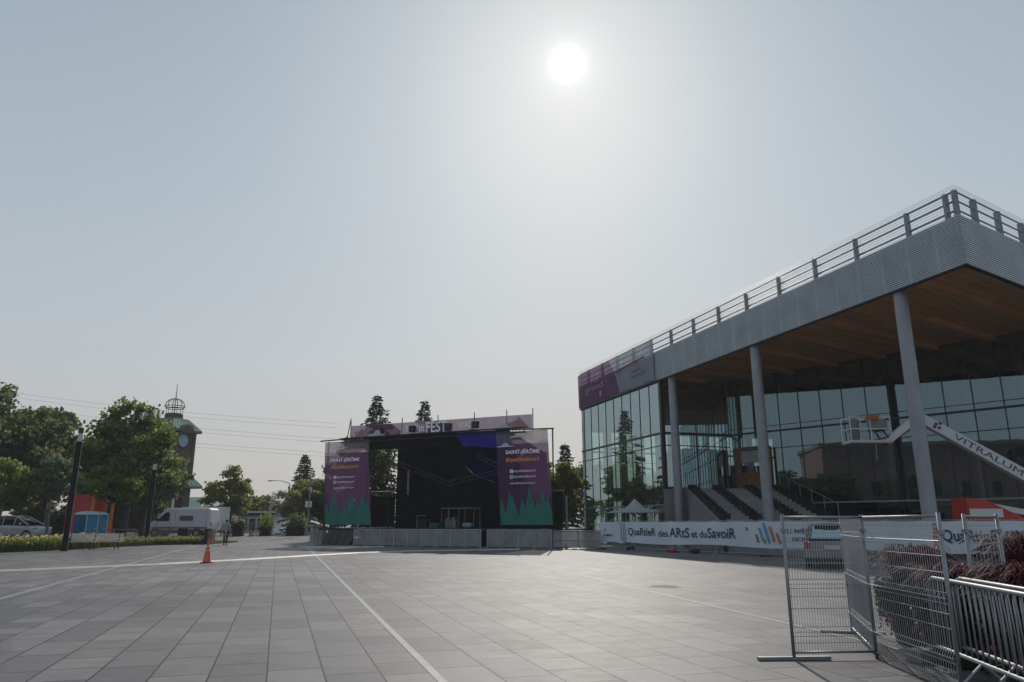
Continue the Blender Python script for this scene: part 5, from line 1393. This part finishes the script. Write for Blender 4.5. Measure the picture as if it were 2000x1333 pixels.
bench('slatted bench beside the tall lamp post, its back against the flowers', ax(161, 44.3), 44.3, R(6))
bench('slatted bench farther from the tall lamp post, right of its twin', ax(209, 45.0), 45.0, R(6))
def toilet(label, x, y, rz):
    t = thing('portable_toilet', label, 'portable toilet', (x, y, 0.1), rz, 'blue portable toilets')
    b = MB().box(-.56, -.56, 0, .56, .56, 2.0)
    for xx in (-.35, 0, .35): b.box(xx - .03, -.575, .2, xx + .03, -.56, 1.9)
    b.build('cabin', M_BLUE, t, bevel=0.03)
    MB().add([(-.58, -.58, 2.0), (.58, -.58, 2.0), (.58, .58, 2.0), (-.58, .58, 2.0), (-.42, -.45, 2.16), (.42, -.45, 2.16), (.42, .45, 2.16), (-.42, .45, 2.16), (-.3, 0, 2.25), (.3, 0, 2.25)],
             [(0, 1, 5, 4), (1, 2, 6, 5), (2, 3, 7, 6), (3, 0, 4, 7), (4, 5, 9, 8), (6, 7, 8, 9), (5, 6, 9), (7, 4, 8)]).build('roof', M_BLUEW, t)
    d = MB().box(.56, -.4, .15, .59, .4, 1.9).build('door', mat('toilet_door', (0.03, 0.2, 0.38), 0.4), t)
    MB().box(.59, .2, 1.0, .62, .32, 1.1).build('handle', M_BLUEW, d); MB().box(.565, -.5, .1, .585, -.43, 1.95).build('door_trim', M_BLUEW, t); MB().box(.565, .43, .1, .585, .5, 1.95).build('door_trim', M_BLUEW, t)
    return t
toilet('blue portable toilet with its plain side behind the benches', ax(168, 53), 53, R(-20))
toilet('blue portable toilet farther back, its door side beside the first one', ax(184, 54.5), 54.7, R(-20))
sc_ = thing('red_sculpture', 'tall red and orange angular steel frame sculpture behind the blue toilets', 'sculpture', (ax(169, 62), 62, 0.05), R(-18))
MB().sheet([(-2.4, 0, 0), (.25, 0, 0), (.25, 0, 4.1), (-2.4, 0, 4.9)], .35, (0, 1, 0)).build('panel', M_SCULPT, sc_)
MB().sheet([(.25, -.01, 0), (.6, -.01, 0), (.6, -.01, 3.98), (.25, -.01, 4.1)], .4, (0, 1, 0)).build('edge', M_ORANGE, sc_)
MB().sheet([(.6, .4, .9), (1.55, .4, .9), (1.55, .4, 3.5), (.6, .4, 3.8)], .3, (0, 1, 0)).build('panel', mat('bright_red_paint', (0.5, 0.025, 0.02), 0.5), sc_)
MB().sheet([(1.5, .3, 0), (1.95, .3, 0), (1.95, .3, 3.4), (1.5, .3, 3.55)], .42, (0, 1, 0)).build('edge', M_ORANGE, sc_)
# litter bin, bag, bike racks, black box
t = thing('litter_bin', 'dark litter bin with wooden slats standing at the lawn corner', 'bin', (ax(411, 56), 56, 0))
MB().box(-.3, -.3, 0, .02, .3, 1.05).build('steel_half', M_DARK, t, bevel=0.02)
sl_ = MB()
for k in range(4): sl_.box(.03 + k * .075, -.305, .06, .095 + k * .075, .305, 1.0)
sl_.build('slats', M_BINW, t)
MB().box(-.34, -.34, 1.05, .36, .34, 1.12).build('lid', M_DARK, t, bevel=0.02)
t = thing('tarpaulin_heap', 'grey blue tarpaulin heap lying at the corner of the lawn', 'tarpaulin', (ax(383, 56), 56, 0))
rng = np.random.default_rng(5)
mb = MB().ell((0, 0, .12), (.75, .4, .28), 16, 10).ell((.25, .05, .2), (.35, .3, .3), 12, 8)
mb.v = [(x + rng.uniform(-.04, .04), y + rng.uniform(-.04, .04), max(0.005, z + rng.uniform(-.05, .05))) for x, y, z in mb.v]
mb.build('sheet', mat('grey_tarpaulin', (0.17, 0.2, 0.24), 0.6), t)
t = thing('bicycle_rack', 'row of grey barrier frames stacked before the white van', 'rack', (ax(322, 64.5), 64.5, terrain(0, 64.5)), 0.1)
f_ = MB()
for k in range(5):
    x0 = -1.7 + k * .3; f_.tube([(x0, k * .1, .1), (x0, k * .1, 1.1), (x0 + 2.2, k * .1, 1.1), (x0 + 2.2, k * .1, .1), (x0, k * .1, .1)], .022, 5)
    for q in range(1, 16): f_.tube([(x0 + q * .138, k * .1, .1), (x0 + q * .138, k * .1, 1.1)], .008, 4)
    f_.box(x0 + .2, k * .1 - .3, 0, x0 + .28, k * .1 + .3, .04); f_.box(x0 + 1.9, k * .1 - .3, 0, x0 + 1.98, k * .1 + .3, .04)
f_.build('frames', M_GALV, t)
t = thing('equipment_case', 'black upright equipment case beside the grey barrier frames', 'case', (ax(362, 63), 63, terrain(0, 63)))
MB().box(-.42, -.35, 0.1, .42, .35, 1.05).build('case_body', M_BLACKM, t, bevel=0.03); MB().box(-.9, -.45, 0, .5, .1, .2).build('pallet', M_BROWN, t)
t = thing('concrete_bollard_block', 'pale concrete plinth standing left of the stage in the sun', 'plinth', (ax(612, 61), 61.5, 0))
MB().lathe([(.5, 0), (.5, .08), (.36, .12), (.36, 1.15), (.52, 1.25), (.52, 1.42)], 4).build('block', mat('pale_plinth', (0.36, 0.34, 0.31), 0.8), t)
t = thing('tool_stand', 'small black folding stand by the pale plinth', 'stand', (ax(627, 58.5), 58.5, 0))
MB().ell((0, 0, 1.0), (.16, .12, .22)).build('black_bag', M_BLACK, t, smooth=True); f_ = MB()
for dx in (-.2, .2): f_.tube([(dx, -.2, 0), (0, 0, 1.0)], .025, 5); f_.tube([(dx, .2, 0), (0, 0, 1.0)], .025, 5)
f_.build('legs', M_DARK, t)
t = thing('slim_post', 'slim grey lighting post between the stage and the glass theatre', 'post', (ax(1107, 50), 50, 0))
MB().lathe([(.12, 0), (.12, 1.6), (.09, 1.62), (.09, 3.1), (.1, 3.12), (.1, 3.3)], 12).build('pole', M_STEEL, t)
t = thing('low_railing', 'thin dark railing between the tree trunks behind the benches', 'railing', (ax(222, 57), 57, 0))
f_ = MB()
for z in (.5, 1.05): f_.tube([(-1.6, 0, z), (1.8, 0, z)], .03, 5)
for xx in (-1.6, 0.1, 1.8): f_.tube([(xx, 0, 0), (xx, 0, 1.05)], .035, 5)
f_.build('rails', M_STEEL, t)
t = thing('black_hoop', 'black curved steel hoop at the left picture edge', 'hoop', (-26.9, 38.95, 0))
MB().tube([(.35, 0, 0), (.35, 0, .3), (.25, 0, .55), (0, 0, .85), (-.4, 0, 1.05), (-.9, 0, 1.1)], .085, 8).build('hoop_bar', M_DARK, t, smooth=True)

# ================================================================== planters, fountain and pavilion at the far side
def small_planter(label, p, Y, seed, leaf, w=.95, h=.85, fh=.6):
    rng = np.random.default_rng(seed)
    x = ax(p, Y)
    t = thing('square_planter', label, 'planter', (x, Y, terrain(x, Y)), 0.1, 'dark square planters on the far side')
    MB().box(-w / 2, -w / 2, 0, w / 2, w / 2, h).build('box', M_BLACKM, t, bevel=0.02)
    P = rng.normal(0, 1, (450, 3)) * [w * .3, w * .3, fh * .4] + [0, 0, h + fh * .35]; P[:, 2] = np.maximum(P[:, 2], h)
    v, f = leaf_quads(rng, P, .12); np_mesh('foliage', v, f, leaf, t)
small_planter('dark square planter with grasses before the orange vest', 467, 72, 1, L_PETU, .9, .85, .5)
small_planter('dark square planter with bright shrubs beneath the fountain jet', 520, 74, 2, L_LIGHT, .95, .85, 1.3)
small_planter('dark square planter half hidden right of the fountain', 573, 74, 3, L_DARK, 1.0, .9, 1.1)
small_planter('dark square planter with a round green bush by the street lamp', 588, 75, 4, L_MAPLE, .95, .8, 1.2)
ft = thing('fountain_jet', 'tall white water jet with drifting spray before the far trees', 'fountain', (ax(521, 80), 80, 0.3))
WAT = cloth_mat('water_spray', (0.75, 0.77, 0.78), 0.0, 0.5, 0.03)
rng = np.random.default_rng(9)
n = 900; u = rng.uniform(0, 1, n); P = np.stack([.5 * u + rng.normal(0, .05 + .05 * u, n), rng.normal(0, .06, n), 4.5 * u], 1)
v, f = leaf_quads(rng, P, .075); np_mesh('jet', v, f, WAT, ft)
n = 1500; u = rng.uniform(0, 1, n); P = np.stack([.6 + 2.9 * rng.beta(1.4, 1.6, n) , rng.normal(0, .5, n), 4.7 * (1 - u ** 1.3)], 1)
v, f = leaf_quads(rng, P, .035); np_mesh('spray', v, f, WAT, ft)
MB().lathe([(1.6, 0), (1.6, .1), (1.5, .12)], 24).build('basin', M_CONC, ft)
pv = thing('low_pavilion', 'low pale pavilion with dark flat roof and sloping railing far behind the fountain', 'pavilion', (ax(508, 100), 100, .3))
MB().box(-2.6, -1, 0, 2.2, 4, 2.2).build('wall', M_WALLW, pv); MB().box(-3.0, -1.4, 2.2, 2.6, 4.3, 2.55).build('roof', M_DARK, pv); MB().box(-2.9, -1.5, 2.55, 2.5, -1.35, 2.75).build('roof_edge', M_WALLW, pv)
for k in range(4): MB().box(-2.2 + k * 1.1, -1.06, .3, -1.4 + k * 1.1, -1.0, 1.8).build('window', M_WGLASS, pv)
f_ = MB()
for z in (0.3, .55, .8, 1.05): f_.tube([(-2.2, -2.2, z - .2), (3.0, -2.2, z + 1.0)], .05, 5)
for k in range(5): f_.tube([(-2.2 + k * 1.3, -2.2, k * .3 - .2), (-2.2 + k * 1.3, -2.2, k * .3 + .9)], .05, 5)
f_.build('ramp_railing', M_GALV, pv)
t = thing('cafe_tables', 'dark outdoor table with chairs right of the far planter', 'table', (ax(503, 73), 73, .3))
MB().box(-.5, -.4, .7, .5, .4, .75).build('table_top', M_BLACKM, t); f_ = MB()
for dx in (-.4, .4): f_.tube([(dx, 0, 0), (dx, 0, .7)], .03, 5)
f_.build('legs', M_GALV, t)
t = thing('traffic_cone', 'small red traffic cone far away beside the planters', 'cone', (ax(491, 72), 72, .3))
MB().box(-.2, -.2, 0, .2, .2, .04).build('base', M_RUBBER, t); MB().lathe([(.16, .04), (.03, .7)], 12).build('cone_body', MATS['cone_orange'], t)
def street_lamp(label, x, y, h, arm, group=None):
    t = thing('street_lamp', label, 'street lamp', (x, y, terrain(x, y)), 0, group)
    MB().tube([(0, 0, 0), (0, 0, h)], [.09, .06], 8).build('pole', M_STEEL, t)
    if arm: MB().tube([(0, 0, h), (-.9, 0, h + .3), (-2.2, 0, h + .35)], .045, 6).build('arm', M_STEEL, t); MB().ell((-2.4, 0, h + .33), (.4, .14, .08)).build('lamp_head', M_STEEL, t, smooth=True)
    else:
        MB().box(-.06, -.12, h, .06, .12, h + .3).build('camera_box', M_WHITE, t); MB().box(-.35, -.03, h * .48, .25, .03, h * .48 + .6).build('sign', M_WHITE, t); MB().box(-.2, -.03, h * .78, .2, .03, h * .82).build('sign', M_WHITE, t)
    return t
street_lamp('pale slim pole with small signs before the trees left of the stage', ax(601, 72), 72, 5.6, False)
street_lamp('curved arm street lamp rising from the far trees', ax(560, 92), 92, 6.0, True)
# green roofed pavilion behind the van
gp = thing('market_hall', 'low hall with green copper roof behind the clock tower', 'building', (ax(345, 108), 108, .3), R(-10))
MB().box(-9, -3, 0, 5, 5, 3.3).build('wall', M_BRICK, gp)
MB().add([(-10, -4, 3.3), (6, -4, 3.3), (6, 6, 3.3), (-10, 6, 3.3), (-7.5, 1, 4.9), (3.5, 1, 4.9)], [(0, 1, 5, 4), (1, 2, 5), (2, 3, 4, 5), (3, 0, 4), (0, 3, 2, 1)]).build('roof', M_COPPER, gp)
for k in range(5): MB().box(-8 + k * 2.4, -3.05, .6, -6.6 + k * 2.4, -3.0, 2.4).build('window', M_WGLASS, gp)
rh = thing('low_house', 'low pale house with a brown roof right of the clock tower', 'house', (ax(408, 104), 104, .3))
MB().box(-3, -2, 0, 3, 3, 2.6).build('wall', M_WALLW, rh); MB().add([(-3.4, -2.5, 2.6), (3.4, -2.5, 2.6), (3.4, 3.5, 2.6), (-3.4, 3.5, 2.6), (-3.4, .5, 3.6), (3.4, .5, 3.6)], [(0, 1, 5, 4), (2, 3, 4, 5), (0, 4, 3), (1, 2, 5), (0, 3, 2, 1)]).build('roof', mat('brown_shingles', (0.13, 0.1, 0.08), 0.9), rh)
for k in range(3): MB().box(-2.2 + k * 1.7, -2.04, .9, -1.3 + k * 1.7, -2.0, 1.9).build('window', M_WGLASS, rh)

# ================================================================== clock tower
ct = thing('clock_tower', 'brick clock tower with green copper roofs and an open dome cage', 'tower', (-44.3, 95, .2), R(-20))
for sx in (-1, 1):
    for sy in (-1, 1): MB().box(sx * 1.45 - .62, sy * 1.45 - .62, 0, sx * 1.45 + .62, sy * 1.45 + .62, 5.75).build('pier', M_BRICK, ct)
MB().box(-1.95, -1.95, 5.76, 1.95, 1.95, 13.0).build('shaft', M_BRICK, ct)
for sx in (-1, 1):
    for sy in (-1, 1): MB().box(sx * 1.85 - .25, sy * 1.85 - .25, 7.0, sx * 1.85 + .25, sy * 1.85 + .25, 13.05).build('corner_pilaster', M_BRICK, ct)
def skirt_roof(z0, z1, r0, r1, name):
    mb = MB(); c0_ = [(-r0, -r0, z0), (r0, -r0, z0), (r0, r0, z0), (-r0, r0, z0)]; c1_ = [(-r1, -r1, z1), (r1, -r1, z1), (r1, r1, z1), (-r1, r1, z1)]
    c2_ = [(x, y, z - .28) for x, y, z in c0_]
    mb.add(c0_ + c1_ + c2_, [(0, 1, 5, 4), (1, 2, 6, 5), (2, 3, 7, 6), (3, 0, 4, 7), (4, 5, 6, 7), (8, 9, 1, 0), (9, 10, 2, 1), (10, 11, 3, 2), (11, 8, 0, 3), (11, 10, 9, 8)])
    for k in range(9):
        f_ = -1 + 2 * k / 8
        for i in range(4):
            a0, a1 = Vector(c0_[i]), Vector(c0_[(i + 1) % 4]); b0, b1 = Vector(c1_[i]), Vector(c1_[(i + 1) % 4]); q = (f_ + 1) / 2
            mb.tube([a0.lerp(a1, q), b0.lerp(b1, q)], .035, 4)
    return mb.build(name, M_COPPER, ct)
skirt_roof(5.95, 7.3, 3.05, 1.97, 'lower_roof')
skirt_roof(13.05, 14.55, 2.55, 1.25, 'upper_roof')
# arched eyebrow and clock face on each visible side
for q in range(4):
    Mq = Matrix.Rotation(q * math.pi / 2, 4, 'Z')
    def T(p): return tuple(Mq @ Vector(p))
    pts = [(1.15 * math.cos(a), 13.0 + .75 * math.sin(a)) for a in np.linspace(0, math.pi, 13)]
    e_ = MB(); e_.sheet([T((x, -2.6, z)) for x, z in pts], 1.2, tuple(Mq.to_3x3() @ Vector((0, 1, 0)))); e_.build('eyebrow_roof', M_COPPER, ct)
    e_ = MB(); pts2 = [(.98 * math.cos(a), 12.6 + .85 * math.sin(a)) for a in np.linspace(0, math.pi, 13)]
    e_.sheet([T((x, -2.63, z)) for x, z in pts2], .3, tuple(Mq.to_3x3() @ Vector((0, 1, 0)))); e_.build('arch', M_BRICK, ct)
    rg = MB(); rg.tube([T((.95 * math.cos(a), -2.02, 11.7 + .95 * math.sin(a))) for a in np.linspace(0, 2 * math.pi, 25)], .12, 6)
    clock = rg.build('clock_ring', M_DARK, ct)
    MB().sheet([T((.86 * math.cos(a), -1.99, 11.7 + .86 * math.sin(a))) for a in np.linspace(0, 2 * math.pi, 24, endpoint=False)], .03, tuple(Mq.to_3x3() @ Vector((0, -1, 0)))).build('clock_face', mat('clock_face_blue', (0.24, 0.36, 0.46), 0.3), clock)
    hd = MB()
    for k in range(12):
        a = k * math.pi / 6; hd.beam(T((.66 * math.cos(a), -2.03, 11.7 + .66 * math.sin(a))), T((.8 * math.cos(a), -2.03, 11.7 + .8 * math.sin(a))), .05, .02)
    hd.beam(T((0, -2.04, 11.7)), T((.3, -2.04, 12.1)), .07, .02); hd.beam(T((0, -2.05, 11.7)), T((-.55, -2.05, 11.9)), .05, .02)
    hd.build('clock_hands', M_WHITE, clock)
M_RUST = mat('rust_brown_steel', (0.06, 0.035, 0.03), 0.7)
MB().lathe([(1.12, 14.5), (1.12, 15.1), (1.0, 15.15)], 16).build('drum', M_BRICK, ct)
cg = MB()
for k in range(12):
    a = k * math.pi / 6
    pts = [(1.02 * math.cos(a), 1.02 * math.sin(a), 15.1), (1.02 * math.cos(a), 1.02 * math.sin(a), 16.1)]
    pts += [(1.22 * math.cos(t_) * math.cos(a), 1.22 * math.cos(t_) * math.sin(a), 16.15 + 1.1 * math.sin(t_)) for t_ in np.linspace(0.05, 1.45, 7)]
    cg.tube(pts, .035, 4)
for r_, z in ((1.1, 15.95), (1.24, 16.2), (1.02, 15.2)): cg.tube([(r_ * math.cos(a), r_ * math.sin(a), z) for a in np.linspace(0, 2 * math.pi, 25)], .055, 5)
cg.build('dome_cage', M_RUST, ct)
MB().tube([(0, 0, 15.1), (0, 0, 17.3), (0, 0, 19.2)], [.05, .06, .03], 6).build('spire', M_RUST, ct)

# ================================================================== flower bed along the lawn
def flower_bed(name, label, pts, w, hgt, n, seed, blossom, ntip):
    rng = np.random.default_rng(seed)
    t = thing(name, label, 'flower bed', kind='stuff')
    pts = [np.array(p) for p in pts]; seg = [np.linalg.norm(pts[i + 1] - pts[i]) for i in range(len(pts) - 1)]; tot = sum(seg)
    def along(s_):
        for i, L in enumerate(seg):
            if s_ <= L or i == len(seg) - 1:
                d = (pts[i + 1] - pts[i]) / L; return pts[i] + d * s_, np.array([-d[1], d[0]])
            s_ -= L
    V, F, B = [], [], []
    for i in range(n):
        p, nr = along(rng.uniform(0, tot)); q = p + nr * rng.uniform(0, w); h_ = hgt * rng.uniform(.5, 1.15)
        a = rng.uniform(0, 6.283); d = np.array([math.cos(a), math.sin(a)]) * rng.uniform(.08, .4) * hgt; wv = np.array([-d[1], d[0]]) / np.linalg.norm(d) * .016
        o_ = len(V); b0 = np.array([q[0], q[1], .02])
        V += [b0 - [*wv, 0], b0 + [*wv, 0], b0 + [*(d * .45 + wv), h_ * .75], b0 + [*(d * .45 - wv), h_ * .75], b0 + [*(d + wv * .3), h_], b0 + [*(d - wv * .3), h_]]
        F += [(o_, o_ + 1, o_ + 2, o_ + 3), (o_ + 3, o_ + 2, o_ + 4, o_ + 5)]
        if rng.uniform() < ntip: B.append(b0 + [*(d * .8), h_ * rng.uniform(.95, 1.25)])
    np_mesh('blades', np.array(V), np.array(F), L_BLADE, t)
    v, f = leaf_quads(rng, np.repeat(np.array(B), 3, 0), .05, aspect=.8); np_mesh('blossoms', v, f, blossom, t)
F_YEL = leaf_mat('pale_yellow_flowers', (0.5, 0.45, 0.2), (0.65, 0.62, 0.45), 0.4)
F_TUFT = leaf_mat('pale_grass_tufts', (0.3, 0.27, 0.1), (0.45, 0.4, 0.2), 0.4)
flower_bed('flower_bed', 'band of green daylilies with pale yellow flowers along the lawn edge', [(-29.4, 38.7), (-27.0, 40.0), (-26.05, 42.5), (-25.9, 47.5)], 1.4, .66, 9000, 1, F_YEL, .1)
flower_bed('flower_bed', 'low strip of yellowish grasses along the lawn near the litter bin', [(-25.9, 48.0), (-25.7, 50.3), (-25.2, 53.4), (-22.5, 55.9)], 1.0, .42, 5000, 2, F_TUFT, .3)
def lawn_grass():
    rng = np.random.default_rng(77); V, F = [], []
    xs_ = rng.uniform(-37, -22, 26000); ys_ = rng.uniform(46, 64, 26000)
    for x, y in zip(xs_, ys_):
        if not inside((x, y), lawn_poly): continue
        a = rng.uniform(0, 6.283); h_ = rng.uniform(.05, .13); o_ = len(V); w = .012
        c, s_ = math.cos(a), math.sin(a)
        V += [(x - w * s_, y + w * c, .085), (x + w * s_, y - w * c, .085), (x + .05 * c, y + .05 * s_, .085 + h_)]; F.append((o_, o_ + 1, o_ + 2))
    o = np_mesh('lawn_grass', np.array(V), np.array(F), leaf_mat('lawn_blades', (0.05, 0.065, 0.015), (0.13, 0.13, 0.035), .4))
    tag(o, 'short sunlit grass on the lawn beneath the trees', 'grass', kind='stuff')
lawn_grass()

# ================================================================== trees
GL = 'broadleaf trees over the lawn'
tree('maple_tree', 'big dark maple at the left picture edge', -43.0, 62, 13.0, 5.6, 11, L_DARK, 3.2, 44, 16000, .24, trunk_r=.32, group=GL)
tree('maple_tree', 'tall dark tree between the left edge maple and the lamp post', -42.0, 67, 11.8, 3.3, 12, L_DARK, 3.0, 38, 13000, .24, trunk_r=.28, group=GL)
tree('maple_tree', 'broad maple whose crown hides the left half of the clock tower', -30.3, 58.5, 11.0, 4.0, 13, L_MAPLE, 3.2, 44, 16000, .2, trunk_r=.26, group=GL)
tree('maple_tree', 'low spreading tree with bright leaves beneath the broad maple', -30.4, 56.0, 6.2, 3.3, 14, L_LIGHT, 2.7, 24, 6000, .16, flat=.4, trunk_r=.16, lean=(.4, -.3), group=GL)
tree('birch_tree', 'young tree with yellow green leaves at the left edge', -33.3, 48.6, 5.6, 2.2, 15, L_LIGHT, 2.6, 16, 3800, .15, M_PALEBARK, trunk_r=.09, group=GL)
tree('birch_tree', 'slender silvery green tree with a thin pale trunk left of the lamp post', -30.6, 49.5, 5.9, 2.0, 16, L_SILVER, 2.7, 16, 4200, .13, M_PALEBARK, trunk_r=.08, group=GL)
tree('maple_tree', 'dark tree filling the space behind the slender silvery tree', -37.4, 69, 9.5, 4.2, 17, L_DARK, 2.4, 30, 9000, .24, trunk_r=.22, group=GL)
tree('maple_tree', 'dark tree behind the broad maple trunk', -35.4, 72, 9.0, 4.2, 18, L_DARK, 2.5, 30, 9000, .24, trunk_r=.22, group=GL)
tree('maple_tree', 'dark low tree at the back of the left edge maple', -50.5, 72, 10.0, 5.0, 19, L_DARK, 2.0, 30, 9000, .27, trunk_r=.25, group=GL)
for i, (p, Y, h, r) in enumerate(((150, 78, 4.2, 3.0), (230, 80, 4.4, 3.2), (60, 80, 5.0, 3.4), (290, 82, 4.4, 3.0))):
    x = ax(p, Y)
    tree('shrub', ['dark shrub behind the red sculpture', 'dark shrub behind the broad maple trunk', 'dark shrub behind the half hidden white car', 'dark shrub left of the second lamp post'][i], x, Y, h, r, 30 + i, L_DARK, .5, 22, 5200, .24, trunk_r=.1, group='dark shrubs under the trees', cat='shrub')
tree('linden_tree', 'round sunlit tree standing behind the box trailer', ax(447, 79), 79, 6.9, 2.7, 21, L_OLIVE, 1.6, 34, 9000, .17, trunk_r=.16)
tree('linden_tree', 'sunlit tree with loose crown right of the fountain jet', ax(590, 82), 82, 6.0, 3.2, 22, L_OLIVE, 1.7, 28, 7000, .19, trunk_r=.16)
tree('linden_tree', 'green tree directly left of the stage banner', ax(632, 84), 84, 6.8, 3.0, 23, L_MAPLE, 1.5, 28, 7000, .2, trunk_r=.16)
tree('linden_tree', 'low tree between the round tree and the fountain', ax(520, 112), 112, 5.6, 3.6, 24, L_OLIVE, 1.0, 24, 6000, .24, trunk_r=.16)
tree('linden_tree', 'distant dark tree above the low pavilion', ax(480, 125), 125, 6.0, 4.5, 25, L_MAPLE, 1.0, 24, 6000, .3, trunk_r=.2)
spruce('dark spruce rising left of the stage over the street trees', ax(587, 88), 88, 9.3, 2.9, 41)
spruce('tall spruce rising behind the left half of the stage banner', -12.9, 69, 13.3, 4.6, 42, density=.8)
spruce('spruce top rising behind the word FEST', -8.8, 73, 13.4, 4.0, 43, density=.8)
spruce('dark spruce touching the left edge of the glass theatre', 4.7, 65, 8.4, 2.1, 44)
tree('linden_tree', 'tree with loose leaves between the stage and the glass theatre', 3.9, 60, 6.4, 2.2, 45, L_OLIVE, 1.6, 26, 6500, .17, trunk_r=.15)
tree('linden_tree', 'dark leafy tree seen through the open left end of the stage', -13.2, 66, 10.4, 3.6, 46, L_DARK, 1.4, 30, 8000, .2, trunk_r=.18)
for i, (gx, gy, h, r) in enumerate(((27, 72, 7.5, 3.2), (33, 76, 8.5, 3.6), (39, 74, 7.0, 3.4), (22, 80, 9.0, 3.4))):
    p = grid(gx, gy)
    tree('linden_tree', ['tree behind the theatre seen through its glass corner', 'tall tree behind the theatre glass at its middle', 'tree behind the theatre hidden deepest by the building', 'tall tree beyond the far end of the theatre'][i], p.x, p.y, h, r, 60 + i, L_MAPLE, 1.5, 22, 4500, .22, trunk_r=.18, group='trees beyond the theatre')
for i, (x, y, h, r) in enumerate(((-31, 22, 8, 3.4), (-36, 30, 9.5, 4), (-40, 36, 9, 4.0), (-43, 43, 10.5, 4.4))):
    tree('maple_tree', ['street tree nearest the brick block, mirrored in the recessed glass', 'second street tree from the brick block, mirrored in the glass', 'third street tree from the brick block, mirrored in the glass', 'tall street tree farthest from the brick block, mirrored in the front glass'][i], x - 6, y, h, r, 70 + i, L_MAPLE, 2.4, 20, 3500, .3, trunk_r=.2, group='street trees mirrored in the glass')

# ================================================================== power lines crossing the sky
M_CABLE = mat('power_cable', (0.3, 0.3, 0.32), 0.6)
lines = []
for yl, yr in ((29.4, 21.5), (28.4, 20.6), (26.8, 18.3), (25.9, 17.5), (23.3, 15.4), (22.5, 14.6)):
    lines.append(((-125, 150, yl + 1.6), (-36, 150, yr)))
for i, (a, b) in enumerate(lines):
    a, b = Vector(a), Vector(b)
    mb = MB(); mb.tube([a.lerp(b, k / 12) - Vector((0, 0, 1.2 * math.sin(math.pi * k / 12))) for k in range(13)], .02, 4)
    tag(mb.build('power_line', M_CABLE), ['topmost power line', 'second power line from the top', 'third power line from the top', 'fourth power line from the top', 'fifth power line from the top', 'lowest power line'][i] + ' of six crossing the sky behind the clock tower', 'power line', 'power lines across the sky')

# ================================================================== thin summer haze over the whole scene
hz = MB().box(-400, -420, -1.5, 400, 400, 45).build('haze', None)
hz['kind'] = 'stuff'
hm = bpy.data.materials.new('haze_air'); hm.use_nodes = True; hm.node_tree.nodes.clear()
ho = hm.node_tree.nodes.new('ShaderNodeOutputMaterial'); hv = hm.node_tree.nodes.new('ShaderNodeVolumePrincipled')
hv.inputs['Density'].default_value = 0.0006; hv.inputs['Color'].default_value = (0.9, 0.93, 0.97, 1)
hm.node_tree.links.new(hv.outputs[0], ho.inputs['Volume'])
hz.data.materials.append(hm)
